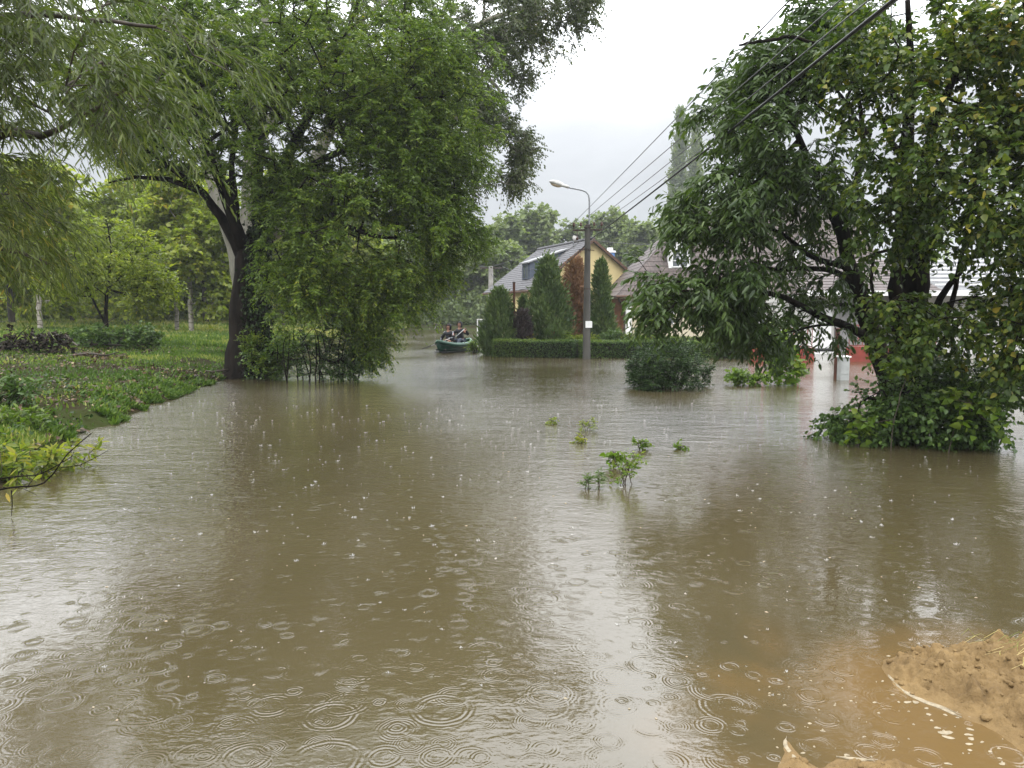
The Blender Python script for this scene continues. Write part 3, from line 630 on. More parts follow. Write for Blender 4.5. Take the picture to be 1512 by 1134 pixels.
sprig(925, 716, .30, 24, 25, 'largest leafy green plant standing out of the flooded street', 'leaf_lime', .034, seed=81, stems=6)
sprig(948, 664, .13, 12, 9, 'small yellow-green sprig just behind the largest street plant', 'leaf_lime', .036, 'broad', seed=82)
sprig(1007, 664, .06, 8, 3, 'lone bright leafy tip right of the other street plants', 'leaf_lime', .045, 'broad', seed=83)
sprig(856, 654, .12, 12, 8, 'faded yellowish sprig left of the larger street plants', 'leaf_yellow', .04, seed=84)
sprig(868, 636, .16, 12, 14, 'wispy grey-green sprig farthest out among the street plants', 'leaf_back', .035, 'lance', seed=85)
sprig(905, 690, .20, 7, 7, 'thin stem with a few broad leaves at the left edge of the largest street plant', 'leaf_lime', .06, 'broad', seed=86)
sprig(815, 626, .08, 6, 6, 'tiny sprig at the left of the street plants in the glare', 'leaf_back', .04, seed=87)
sprig(866, 722, .12, 6, 7, 'dark bent grass-like sprig left of the largest street plant', 'leaf_bush', .05, 'willow', seed=88, stems=2)
sprig(884, 722, .15, 4, 6, 'dark upright sprig between the bent sprig and the largest street plant', 'leaf_bush', .05, 'willow', seed=89, stems=2)

# bank plants, bottom left: yellow shoots
def shoots(px, py, label, n, h, seed, m='leaf_yellow', spread_=.35, size=.10):
    rg = np.random.default_rng(seed); b = gnd(px, py, .15); b[2] = float(ground_h(b[:1], b[1:2])[0])
    L_, c = [], []
    for k in range(n):
        a, r = rg.uniform(0, 6.28), rg.uniform(.02, spread_); x, y = b[0]+r*math.cos(a), b[1]+r*math.sin(a)
        z = max(float(ground_h(np.array([x]), np.array([y]))[0]), -.05); hh = h*rg.uniform(.6, 1.1); tx, ty = x+rg.normal(.05, .07), y+rg.normal(0, .07)
        L_.append([(x, y, z-.03, .0045), ((x+tx)/2, (y+ty)/2, z+hh*.6, .0035), (tx, ty, z+hh, .002)])
        for q in (.45, .65, .85, 1): c.append((x+(tx-x)*q, y+(ty-y)*q, z+hh*q+.01))
    return make_tree('bank_shoots', label, 'plant', b, L_, np.array(c), dict(ntw=3, L=.07, nleaf=3, lsize=size, spread=.9, droop=.2, ldroop=.25, open_=.6), 'lance', M[m], M['bark_mid'], seed, group='leafy shoots on the near bank', step=.2, tip_r=.002)
shoots(20, 690, 'yellow leafy shoots at the water edge by the left side of the picture', 9, .30, 91)
shoots(78, 672, 'yellow-green leafy shoots at the water edge behind the bare twigs', 8, .26, 92)
shoots(5, 620, 'dark green leafy shoots on the bank by the left side of the picture', 18, .40, 93, 'leaf_bush')
shoots(35, 640, 'low green shoots between the dark shoots and the yellow ones', 12, .22, 94, 'leaf_locust', size=.08)
# bare twigs over the water
b = gnd(-30, 735); tb = MB()
def TW(pts, r): tb.tube([p for p in smooth_path([tuple(q)+(0,) for q in pts], .08)[:, :3]], list(np.linspace(r*1.15, r*.5, len(smooth_path([tuple(q)+(0,) for q in pts], .08)))), 5)
TW([at(-60, 735, 6.4), at(15, 720, 6.2), at(65, 713, 6.1), at(100, 670, 6.2), at(135, 640, 6.3)], .009)
TW([at(-40, 712, 6.5), at(30, 703, 6.4), at(60, 700, 6.3), at(105, 675, 6.3)], .007)
TW([at(90, 690, 6.2), at(120, 686, 6.2), at(160, 665, 6.3)], .004)
TW([at(17, 724, 6.2), at(18, 745, 6.2), at(17, 762, 6.2)], .005)
TW([at(38, 722, 6.2), at(55, 700, 6.3), at(72, 684, 6.3)], .003)
TW([at(5, 720, 6.2), at(35, 722, 6.1), at(55, 732, 6.05)], .003)
root = empty('bare_twig', (b[0], b[1], 0)); tag(root, 'bare forked twig reaching over the water at the left side of the picture', 'twig')
o = tb.build('stem', M['bark_dark'], root, smooth=True); o.location = (-b[0], -b[1], 0)
rg = np.random.default_rng(95); P = np.array([at(x, y, 6.2) for x, y in [(70, 672), (78, 668), (85, 674), (92, 664), (98, 668), (110, 676), (118, 675), (66, 703), (62, 700), (9, 728), (25, 722), (125, 686), (150, 650), (88, 662), (75, 678)]])
leaves_mesh('leaves', P-b*np.array([1, 1, 0]), rg.normal(0, .6, (15, 3))+np.array([.2, 0, -.5]), rg.normal(0, .5, (15, 3))+np.array([0, -.7, .3]), rg.uniform(.05, .09, 15), rg.uniform(0, 1, 15), 'lance', M['leaf_back'], root)
# ------------------------------------------------------------------ plain materials
M['concrete'] = mat('weathered_concrete', (.085, .082, .072), (.05, .048, .043), 3, .85, .004, 30, stretch=(1, 1, .3))
M['concrete_pale'] = mat('pale_concrete', (.30, .29, .27), (.2, .19, .18), 3, .85, .003, 30)
M['steel'] = mat('galvanised_steel', (.32, .33, .34), (.22, .23, .24), 8, .4, metallic=.6)
M['iron'] = mat('dark_iron', (.03, .028, .026), (.06, .04, .03), 12, .6)
M['cable'] = mat('black_cable', (.015, .015, .016), (.03, .03, .03), 10, .5)
M['wire'] = mat('grey_wire', (.07, .07, .075), (.11, .11, .11), 10, .5)
M['lamp_white'] = mat('lamp_housing', (.66, .65, .62), (.5, .49, .46), 6, .4)
M['lamp_glass'] = mat('lamp_glass', (.62, .48, .32), (.5, .4, .3), 6, .25)
M['porcelain'] = mat('brown_porcelain', (.08, .04, .03), None, 6, .2)
M['plaster_yellow'] = mat('weathered_yellow_plaster', (.60, .49, .24), (.46, .38, .20), 1.3, .9, .003, 40, stretch=(1, 1, .35), lo=.3, hi=.7)
M['plaster_cream'] = mat('cream_plaster', (.62, .55, .40), (.54, .48, .36), 2, .9, .003, 40)
M['plaster_white'] = mat('white_plaster', (.55, .54, .51), (.42, .41, .38), 1.5, .9, .003, 40, stretch=(1, 1, .4))
M['plaster_shade'] = mat('shade_grey_plaster', (.24, .235, .23), (.18, .175, .17), 1.5, .9, .003, 40)  # wall plaster with the shade under the eave put into its colour
M['tile_grey'] = mat('grey_roof_tiles', (.115, .112, .116), (.065, .064, .07), 5, .7, .006, 20, stretch=(3, 1, 1))
M['tile_brown'] = mat('brown_roof_tiles', (.105, .082, .075), (.055, .045, .042), 4, .6, .006, 20, stretch=(3, 1, 1))
M['slate_blue'] = mat('blue_grey_sheet_metal', (.085, .10, .13), (.06, .072, .095), 3, .45, .002, 20)
M['brown_trim'] = mat('dark_brown_trim', (.10, .055, .035), (.07, .04, .028), 6, .6)
M['white_paint'] = mat('white_paint', (.76, .76, .74), (.68, .68, .66), 5, .5)
M['glass'] = mat('window_glass', (.05, .06, .065), (.10, .11, .12), 1.5, .06, spec=.9)
M['curtain'] = mat('peach_curtain', (.72, .50, .34), (.6, .4, .27), 5, .8)
M['red_paint'] = mat('faded_red_paint', (.22, .045, .032), (.15, .035, .026), 5, .7, .004, 20)
M['red_rail'] = mat('red_painted_iron', (.22, .05, .04), (.15, .04, .03), 12, .55)
M['stone'] = mat('dark_rubble_stone', (.13, .12, .11), (.05, .048, .045), 5, .8, .02, 10)
M['rust'] = mat('rusty_pipe', (.10, .04, .025), (.05, .025, .018), 9, .8, .003, 30, stretch=(1, 1, .4))
M['grey_box'] = mat('grey_meter_box', (.36, .37, .36), (.28, .29, .28), 6, .5)
M['sheet_roof'] = mat('wet_corrugated_sheet', (.24, .245, .25), (.16, .16, .165), 4, .5)
M['blue_paint'] = mat('blue_chimney_paint', (.13, .24, .48), (.10, .19, .40), 4, .7)
M['wood_brown'] = mat('brown_boards', (.22, .10, .05), (.12, .06, .035), 4, .7, stretch=(1, 8, 1))

# ------------------------------------------------------------------ street lamp pole and the overhead lines
P0 = gnd(866, 530); px0, py0 = P0[0], P0[1]; top = at(868, 337, py0)[2]
pole = empty('utility_pole', (px0, py0, -.5)); tag(pole, 'tall concrete pole in the water carrying a crossarm and a curved street lamp', 'utility pole')
zt = top+.5
MB().lathe([(.15, 0), (.14, .5), (.125, 1.6), (.098, zt-.08), (.098, zt)], 16).build('shaft', M['concrete'], pole, smooth=False)
MB().box((-.12, -.12, zt), (.12, .12, zt+.05)).box((-.08, -.08, zt+.05), (.08, .08, zt+.12)).build('cap', M['iron'], pole, bevel=.015)
ca = empty('crossarm'); ca.parent = pole; ca.rotation_euler = (0, 0, R(-12))
MB().box((-.52, -.05, zt-.09), (.52, .04, zt-.03)).build('beam', M['iron'], ca, bevel=.008)
ins = MB()
for x in (-.48, -.24, .22, .48):
    ins.lathe([(.012, 0), (.012, .09), (.045, .10), (.055, .14), (.03, .16), (.045, .19), (.02, .23)], 8, (x, 0, zt-.02))
ins.lathe([(.01, -.30), (.05, -.28), (.05, -.22), (.012, -.2), (.012, 0)], 8, (-.36, 0, zt-.1))
o = ins.build('insulators', M['porcelain'], ca, smooth=True)
for z in (zt-.75, zt-2.1):
    MB().lathe([(.108, 0), (.122, 0), (.122, .05), (.108, .05)], 16, (0, 0, z)).build('clamp_band', M['iron'], pole)
MB().tube([(-.02, .11, zt-.72), (.25, .13, zt-.74)], .015, 6).tube([(-.3, .11, zt-.72), (0, .13, zt-.72)], .015, 6).build('bracket', M['iron'], pole)
arm = at(868, 290, py0)[2]+.5; hz_ = at(838, 277, py0)[2]+.5; e2 = (838-866)/F*py0
MB().tube(smooth_path([(.04, 0, zt-.7, 0), (.05, 0, zt+.5, 0), (.04, 0, arm-.05, 0), (-.02, 0, arm+.10, 0), (-.18, 0, arm+.20, 0), (e2, 0, hz_, 0)], .08)[:, :3], .028, 10).build('lamp_arm', M['steel'], pole, smooth=True)
lh = empty('lamp_head', (e2, 0, hz_)); lh.parent = pole; lh.rotation_euler = (0, R(17), R(0))
V_ = MB()
prof = [(-.02, .05, .05), (.0, .075, .07), (-.22, .075, .07), (-.25, .115, .10), (-.42, .14, .115), (-.6, .12, .095), (-.68, .07, .055), (-.70, .02, .02)]
vs_, n_ = [], 12
for x, ry_, rz_ in prof:
    for k in range(n_):
        a = 2*math.pi*k/n_; vs_.append((x, ry_*math.cos(a), rz_*math.sin(a)*(1 if math.sin(a) > 0 else .55)))
fs_ = [(i*n_+k, (i+1)*n_+k, (i+1)*n_+(k+1) % n_, i*n_+(k+1) % n_) for i in range(len(prof)-1) for k in range(n_)]+[tuple(range(n_)), tuple(range((len(prof)-1)*n_, len(prof)*n_))[::-1]]
V_.add(vs_, fs_).build('housing', M['lamp_white'], lh, smooth=True)
MB().ellip((-.45, 0, -.05), (.19, .10, .06), 12, 8).build('glass_bowl', M['lamp_glass'], lh, smooth=True)
MB().box((-.06, -.165, 2.02+.5-.25), (.17, -.130, 2.5)).build('notice', M['white_paint'], pole, bevel=.005).location = (.03, 0, 0)
nb = at(868, 479, py0)[2]+.5
for ch in pole.children:
    if ch.name.startswith('notice'): ch.location = (.0, .0, nb-2.385)

def wire(a, b, sag, r, label, m='wire', n=28, group=None, name='overhead_wire'):
    a = np.array(a, float); b = np.array(b, float); pts = []
    for i in range(n+1):
        t = i/n; p = a+(b-a)*t; p[2] -= 4*sag*t*(1-t); pts.append(p-a)
    o = MB().tube(pts, r, 5).build(name, M[m], None, smooth=True, loc=a); tag(o, label, 'cable', group); return o
def through(a, px, py, Y, far=-14):
    """the line from a through what is seen at (px,py) at depth Y, on to the next pole"""
    b = at(px, py, Y); a = np.array(a); t = (far-a[1])/(b[1]-a[1]); return a+(b-a)*t
cr12 = lambda x: (px0+x*math.cos(R(-12)), py0+x*math.sin(R(-12)), zt-.5+.20)
GW = 'overhead lines strung along the street'
wire(cr12(-.48), through(cr12(-.48), 1151, 0, 7.6), .10, .007, 'thin bare wire from the left tip of the crossarm, leftmost of the overhead lines', group=GW)
wire(cr12(-.24), through(cr12(-.24), 1222, 0, 7.2), .10, .007, 'thin bare wire just inside the leftmost one, second of the lines from the crossarm', group=GW)
wire(cr12(.22), through(cr12(.22), 1262, 0, 7.0), .10, .007, 'thin bare wire from right of the pole head, third line from the crossarm', group=GW)
wire(cr12(.48), through(cr12(.48), 1276, 0, 6.9), .22, .007, 'thin bare wire from the right tip of the crossarm, just above the thick cable', group=GW)
c0 = (px0+.12, py0-.12, zt-.5-.36)
wire(c0, through(c0, 1283, 0, 6.6), .16, .017, 'thick black twisted cable, lowest and heaviest of the overhead lines', 'cable', group=GW)
P2 = at(725, 487, 62); P2[2] = 0
p2 = empty('utility_pole', (P2[0], P2[1], -.4)); tag(p2, 'distant grey concrete pole in the haze left of the yellow house', 'utility pole')
z2 = at(725, 393, 62)[2]+.4
MB().lathe([(.26, 0), (.18, z2)], 12).build('shaft', M['concrete_pale'], p2)
MB().box((-.9, -.05, z2-.2), (.9, .05, z2-.08)).build('crossarm', M['iron'], p2)
for i, (dx, s_, r_, lb) in enumerate([(-.9, .5, .012, 'upper pale wire running back to the distant pole'), (.9, .9, .012, 'lower pale wire running back to the distant pole')]):
    wire(cr12(dx*.6), (P2[0]+dx, P2[1], z2-.4), s_, r_, lb, group='lines back to the distant pole')
wire(c0, (P2[0], P2[1], z2-1.0), 1.5, .02, 'deeply sagging thick cable running back past the grey tiled roof', 'cable', group='lines back to the distant pole')
wire((px0+.1, py0, zt-.9), (11.2, 39.3, 5.5), .3, .009, 'service wire from the pole to the brown-roofed house', group=None)
# dead branch caught on the lines
pts = smooth_path([tuple(at(1092, 67, 10.6))+(.014,), tuple(at(1112, 62, 10.6))+(.02,), tuple(at(1135, 59, 10.6))+(.022,), tuple(at(1163, 54, 10.6))+(.024,), tuple(at(1185, 58, 10.6))+(.022,), tuple(at(1206, 63, 10.6))+(.02,)], .06)
o = MB().tube(pts[:, :3]-pts[0, :3]+np.random.default_rng(5).normal(0, .008, (len(pts), 3)), list(pts[:, 3]), 7).build('broken_branch', M['bark_dark'], None, smooth=True, loc=pts[0, :3]); tag(o, 'bare broken branch lying across the overhead cables', 'branch')

# ------------------------------------------------------------------ houses
def roof_slab(name, A, B, C, D, mat_, parent, courses=14, th=.07, step=.018, under=None):
    """tiled slope: A,B along the eave, D,C along the ridge"""
    A, B, C, D = map(lambda p: np.array(p, float), (A, B, C, D)); nrm = norm(np.cross(B-A, D-A)); 
    if nrm[2] < 0: nrm = -nrm
    mb = MB()
    for i in range(courses):
        t0, t1 = i/courses, (i+1)/courses+.004
        a, b = A+(D-A)*t0, B+(C-B)*t0; d, c = A+(D-A)*min(t1, 1), B+(C-B)*min(t1, 1)
        e = nrm*(th+step); f = nrm*th
        mb.add([a, b, c, d, a+e, b+e, c+f, d+f], [(3,2,1,0),(4,5,6,7),(0,1,5,4),(1,2,6,5),(2,3,7,6),(3,0,4,7)])
    return mb.build(name, mat_, parent)
def window(parent, c, w_, h_, out_, cols=2, rows=1, frame='white_paint', glass='glass', d=.05, t=.06):
    """window in the plane through c with outward normal out_ (unit, horizontal)"""
    o_ = np.array(out_, float); u = np.array((-o_[1], o_[0], 0)); c = np.array(c, float); z = np.array((0, 0, 1.))
    def slab(mb, x0, x1, z0, z1, d0, d1):
        vs = [c+u*x+z*zz+o_*dd for dd in (d0, d1) for x, zz in ((x0, z0), (x1, z0), (x1, z1), (x0, z1))]
        mb.add(vs, [(3,2,1,0),(4,5,6,7),(0,1,5,4),(1,2,6,5),(2,3,7,6),(3,0,4,7)])
    f = MB(); W, H = w_/2, h_/2
    slab(f, -W-t, -W, -H-t, H+t, -.04, d); slab(f, W, W+t, -H-t, H+t, -.04, d); slab(f, -W, W, H, H+t, -.04, d); slab(f, -W, W, -H-t, -H, -.04, d)
    for i in range(1, cols): slab(f, -W+w_*i/cols-t*.4, -W+w_*i/cols+t*.4, -H, H, -.03, d-.008)
    for j in range(1, rows): slab(f, -W, W, -H+h_*j/rows-t*.25, -H+h_*j/rows+t*.25, -.03, d-.014)
    fo = f.build('window', M[frame], parent)
    g_ = MB(); slab(g_, -W, W, -H, H, -.02, .012); g_.build('pane', M[glass], fo)
    return fo

h1 = empty('yellow_house', (4.6, 45, -.6), R(20)); tag(h1, 'yellow plastered gable house with grey tiled roof behind the conifers', 'house')
zb = .6; HL, HR, HLn, AP, SL = 3.6, 2.65, 8.0, 5.7+zb, .75
zl, zr = AP-SL*HL, AP-SL*HR
MB().prism([(-HL, 0, 0), (HR, 0, 0), (HR, 0, zr-.02), (0, 0, AP-.02), (-HL, 0, zl-.02)], (0, HLn, 0)).build('wall', M['plaster_yellow'], h1)
ov = .28
roof_slab('roof', (-HL-ov, -ov, zl-SL*ov), (-HL-ov, HLn+ov, zl-SL*ov), (0, HLn+ov, AP), (0, -ov, AP), M['tile_grey'], h1, 20)
roof_slab('roof', (HR+ov, -ov, zr-SL*ov), (HR+ov, HLn+ov, zr-SL*ov), (0, HLn+ov, AP), (0, -ov, AP), M['tile_grey'], h1, 12)
for sx_, hw, zz in ((-1, HL, zl), (1, HR, zr)):
    MB().prism([(sx_*(hw+ov), -ov-.03, zz-SL*ov-.09), (sx_*(hw+ov), -ov-.03, zz-SL*ov+.09), (0, -ov-.03, AP+.10), (0, -ov-.03, AP-.09)], (0, .025, 0)).build('bargeboard', M['brown_trim'], h1)
MB().tube([(-HL-ov-.05, -ov, zl-SL*ov-.02), (-HL-ov-.05, HLn+ov, zl-SL*ov-.02)], .06, 8).build('gutter', M['brown_trim'], h1)
MB().tube([(0, -ov, AP+.11), (0, HLn+ov, AP+.11)], .10, 8).build('ridge_cap', M['tile_grey'], h1)
dm = MB().prism([(-3.05, 2.0, 2.6+zb+.8), (-3.05, 2.0, 4.5+zb), (-.6, 2.0, 5.3+zb), (-.6, 2.0, 5.0+zb)], (0, 1.25, 0)).build('dormer', M['slate_blue'], h1)
MB().prism([(-3.2, 1.88, 4.46+zb), (-3.2, 1.88, 4.54+zb), (-.45, 1.88, 5.44+zb), (-.45, 1.88, 5.36+zb)], (0, 1.5, 0)).build('dormer_roof', M['sheet_roof'], dm)
window(dm, (-3.055, 2.63, 3.98+zb), .85, .75, (-1, 0, 0), 2, 1, 'slate_blue')
ch_ = MB().box((2.0, 1.8, 3.9+zb), (2.45, 2.2, 5.2+zb)).build('chimney', M['blue_paint'], h1, bevel=.01)
MB().box((1.95, 1.75, 5.2+zb), (2.5, 2.25, 5.32+zb)).box((2.08, 1.86, 5.32+zb), (2.36, 2.14, 5.5+zb)).build('chimney_cap', M['white_paint'], ch_, bevel=.01)
dd_ = MB().lathe([(.02, 0), (.12, .02), (.2, .06), (.22, .09)], 16).build('satellite_dish', M['concrete_pale'], h1, smooth=True); dd_.location = (-.55, 1.2, AP+.15); dd_.rotation_euler = (R(70), 0, R(20))
MB().tube([(-.55, 1.3, AP-.5), (-.55, 1.3, AP+.2)], .03, 6).build('dish_mast', M['steel'], h1)
window(h1, (-HL-.0, 4.6, 1.9+zb), 1.0, .95, (-1, 0, 0), 2, 1)
window(h1, (-HL-.0, 6.6, 1.9+zb), .8, .95, (-1, 0, 0), 2, 1)

h2 = empty('brown_roofed_house', (5.15, 38, -.6)); tag(h2, 'cream house with brown tiled hipped roof and white dormers half hidden behind the dark tree', 'house')
EZ, RZ, W2, D2 = 2.35+zb, 7.4+zb, 13.6, 5.0
MB().box((.9, .6, 0), (W2-.6, 9.4, EZ+.05)).build('wall', M['plaster_cream'], h2)
roof_slab('roof', (0, 0, EZ), (W2, 0, EZ), (W2, D2, RZ), (D2, D2, RZ), M['tile_brown'], h2, 20)
roof_slab('roof', (0, 10, EZ), (0, 0, EZ), (D2, D2, RZ), (D2, D2+.01, RZ), M['tile_brown'], h2, 20)
roof_slab('roof', (0, 10, EZ), (W2, 10, EZ), (W2, D2, RZ), (D2, D2, RZ), M['tile_brown'], h2, 8)
MB().prism([(W2-.61, .6, EZ), (W2-.61, 9.4, EZ), (W2-.61, D2, RZ-.1)], (.2, 0, 0)).build('gable', M['plaster_cream'], h2)
MB().tube([(-.05, -.06, EZ+.02), (W2, -.06, EZ+.02)], .07, 8).build('gutter', M['brown_trim'], h2)
MB().tube([(.05, -.02, EZ), (.2, .15, EZ-.25), (.45, .4, EZ-.35), (.45, .4, .2)], .05, 8).build('downpipe', M['iron'], h2)
MB().box((.52, .3, 0), (.80, .58, EZ-.02)).build('column', M['white_paint'], h2, bevel=.01)
MB().box((-.2, 2.5, 0), (.88, 2.6, EZ-.05)).build('board_screen', M['wood_brown'], h2)
for k, xd in enumerate((3.35, 9.7)):
    yd = 1.35; zd = EZ+1.35*1.01
    d_ = MB().prism([(xd-.55, yd, zd-.1), (xd+.55, yd, zd-.1), (xd+.55, yd, zd+1.15), (xd, yd, zd+1.75), (xd-.55, yd, zd+1.15)], (0, 1.9, 0)).build('dormer', M['white_paint'], h2)
    for s_ in (-1, 1):
        MB().prism([(xd+s_*.75, yd-.15, zd+.93), (xd+s_*.75, yd-.15, zd+1.02), (xd, yd-.15, zd+1.9), (xd, yd-.15, zd+1.8)], (0, 2.3, 0)).build('dormer_roof', M['tile_brown'], d_)
    window(d_, (xd, yd, zd+.62), .72, .84, (0, -1, 0), 2, 3, t=.05)
window(h2, (2.4, .6, 1.55+zb), 1.0, 1.0, (0, -1, 0), 2, 2)
window(h2, (4.6, .6, 1.35+zb), .9, .9, (0, -1, 0), 1, 1, glass='curtain')
window(h2, (7.2, .6, 1.55+zb), 1.2, 1.0, (0, -1, 0), 2, 2)
window(h2, (10.4, .6, 1.55+zb), 1.2, 1.0, (0, -1, 0), 2, 2)

# pale outbuilding to the right
h3 = empty('outbuilding', (11.2, 29.5, -.6)); tag(h3, 'low pale building with wet corrugated sheet roof at the right behind the trees', 'building')
MB().box((.3, .5, 0), (14, 5.5, 2.9)).build('wall', M['plaster_white'], h3)
MB().box((1.35, .42, 0), (3.6, .497, 2.88)).build('wall_shade', M['plaster_shade'], h3)  # thin darker slab painting the eave's shade on the pale wall
mb = MB(); n = 90
for i in range(n):
    x0 = 5.02+9.3*i/n; x1 = 5.02+9.3*(i+1)/n; xm = (x0+x1)/2; a = .0; hgt = .05
    mb.add([(x0, -.35, 2.98), (xm, -.35, 2.98+hgt), (xm, 4.2, 4.4+hgt), (x0, 4.2, 4.4), (x1, -.35, 2.98), (x1, 4.2, 4.4)], [(0, 1, 2, 3), (1, 4, 5, 2)])
rf = mb.build('roof', M['sheet_roof'], h3)
roof_slab('roof', (-.3, -.35, 2.98), (5.0, -.35, 2.98), (5.0, 4.2, 4.42), (-.3, 4.2, 4.42), M['tile_brown'], h3, 12)
MB().box((-.3, -.42, 2.84), (14.3, -.36, 3.04)).build('fascia', M['white_paint'], h3)
for k in range(7): MB().box((5.05, .2+k*.6, 3.26+k*.187), (14.25, .26+k*.6, 3.31+k*.187)).build('batten', M['white_paint'], rf)
dr = MB().box((.42, .40, .1), (1.2, .46, 2.35)).build('door', M['white_paint'], h3, bevel=.01)
MB().tube([(1.08, .39, 1.25), (1.08, .34, 1.25), (.98, .34, 1.25)], .015, 6).build('handle', M['steel'], dr)
window(h3, (5.2, .5, 1.9), 1.3, 1.0, (0, -1, 0), 2, 1)
window(h3, (8.6, .5, 1.9), 1.3, 1.0, (0, -1, 0), 2, 1)

# red garden wall with ironwork
fe = empty('garden_wall', (8.0, 25.6, -.6)); tag(fe, 'red-painted garden wall with ornamental iron railings between the clipped hedge and the outbuilding', 'wall')
def fx(px, y=25.6): return (px-756)/F*y-8.0
MB().box((fx(1108), -.18, 0), (fx(1126), .18, 1.28)).build('pier', M['red_paint'], fe, bevel=.012)
MB().box((fx(1126), -.1, 0), (fx(1170), .1, 1.02)).build('stone_panel', M['stone'], fe, bevel=.01)
MB().box((fx(1126), -.13, 1.02), (fx(1170), .13, 1.09)).build('coping', M['red_paint'], fe, bevel=.01)
MB().box((fx(1170), -.16, 0), (fx(1200), .16, 1.06)).build('plinth', M['red_paint'], fe, bevel=.012)
MB().box((fx(1252), -.16, 0), (fx(1294), .16, 1.10)).build('plinth', M['red_paint'], fe, bevel=.012)
MB().box((fx(1294), -.1, 0), (fx(1390), .1, 1.0)).build('stone_panel', M['red_paint'], fe, bevel=.01)
def railing(x0, x1, z0, z1):
    mb = MB(); n = max(2, int((x1-x0)/.13))
    mb.box((x0, -.02, z0), (x1, .02, z0+.03)); mb.box((x0, -.02, z1-.03), (x1, .02, z1))
    for i in range(n+1):
        x = x0+(x1-x0-.02)*i/n; mb.box((x, -.012, z0+.03), (x+.02, .012, z1-.03))
        if i < n and i % 2 == 0:
            xc = x+(x1-x0)/n*.5; m_ = (z0+z1)/2
            mb.box((x+.02, -.01, m_+.1), (x+(x1-x0)/n, .01, m_+.12)); mb.box((x+.02, -.01, m_-.12), (x+(x1-x0)/n, .01, m_-.10))
    return mb.build('railing', M['red_rail'], fe)
railing(fx(1127), fx(1169), 1.10, 1.72); railing(fx(1171), fx(1199), 1.08, 1.78); railing(fx(1253), fx(1293), 1.12, 1.82); railing(fx(1296), fx(1388), 1.02, 1.7)
# bench by the opening
bn = empty('garden_bench', (*gnd(1217, 532)[:2], -.25)); tag(bn, 'white slatted bench with dark cushion in the opening of the red wall', 'bench')
for s_ in (-.42, .42): MB().box((s_-.03, -.2, 0), (s_+.03, .2, .52)).build('leg', M['white_paint'], bn, bevel=.008)
mb = MB()
for k in range(4): mb.box((-.5, -.22+k*.115, .52), (.5, -.14+k*.115, .55))
mb.build('seat', M['white_paint'], bn)
mb = MB()
for k in range(3): mb.box((-.5, .24, .62+k*.11), (.5, .27, .70+k*.11))
mb.box((-.45, .27, .4), (-.4, .31, .95)); mb.box((.4, .27, .4), (.45, .31, .95)); mb.build('backrest', M['white_paint'], bn)
o = MB().box((-.33, -.2, .56), (.33, .18, .66)).build('cushion', M['cable'], None, bevel=.03, loc=bn.location); tag(o, 'dark cushion lying on the white slatted bench', 'cushion')
# posts
b = gnd(1234, 560); o = empty('rusty_post', (b[0], b[1], -.3)); tag(o, 'rust-brown steel post standing in the water before the red wall', 'post')
MB().tube([(0, 0, 0), (0, 0, 1.53)], .055, 12).build('pipe', M['rust'], o); MB().box((-.065, -.065, 1.53), (.065, .065, 1.56)).build('cap', M['rust'], o, bevel=.01)
b = gnd(1244, 561); o = empty('meter_box', (b[0], b[1], -.3)); tag(o, 'grey utility box with pale lid beside the rust-brown post', 'utility box')
MB().box((-.10, -.1, 0), (.12, .12, .85)).build('cabinet', M['grey_box'], o, bevel=.012); MB().box((-.125, -.125, .85), (.145, .145, .89)).build('lid', M['white_paint'], o, bevel=.01)
MB().box((-.07, -.112, .45), (.09, -.1, .8)).build('door', M['grey_box'], o)
b = at(759, 418, 29.3); o = empty('dark_post', (b[0], b[1], -.3)); tag(o, 'slim dark metal post rising behind the conifer at the left end of the hedge', 'post')
MB().tube([(0, 0, 0), (0, 0, b[2]+.3)], .05, 10).build('pipe', M['rust'], o); MB().lathe([(.06, 0), (.06, .04), (.02, .06)], 10, (0, 0, b[2]+.3)).build('cap', M['iron'], o)
b = gnd(711, 490); o = empty('garden_gate', (b[0], b[1], -.3)); tag(o, 'pale wire-mesh gate standing at the far edge of the flood left of the hedge', 'gate')
for s_ in (-.33, .33): MB().tube([(s_, 0, 0), (s_, 0, 1.3)], .03, 8).build('post', M['white_paint'], o)
mb = MB().tube([(-.33, 0, 1.28), (.33, 0, 1.28)], .025, 6).tube([(-.33, 0, .4), (.33, 0, .4)], .025, 6)
mb.build('frame', M['white_paint'], o)
mb = MB()
for k in range(1, 7): mb.tube([(-.33+.66*k/7, 0, .4), (-.33+.66*k/7, 0, 1.28)], .008, 4)
for k in range(1, 8): mb.tube([(-.33, 0, .4+.88*k/8), (.33, 0, .4+.88*k/8)], .008, 4)
mb.build('mesh_panel', M['steel'], o)
b = gnd(642, 487); o = empty('marker_post', (b[0], b[1], -.2)); tag(o, 'short pale marker post with dark cap at the far edge of the water', 'post')
MB().lathe([(.09, 0), (.085, .55)], 10).build('stake', M['concrete_pale'], o); MB().lathe([(.16, .55), (.17, .68), (.06, .78)], 10).build('cap', M['iron'], o)

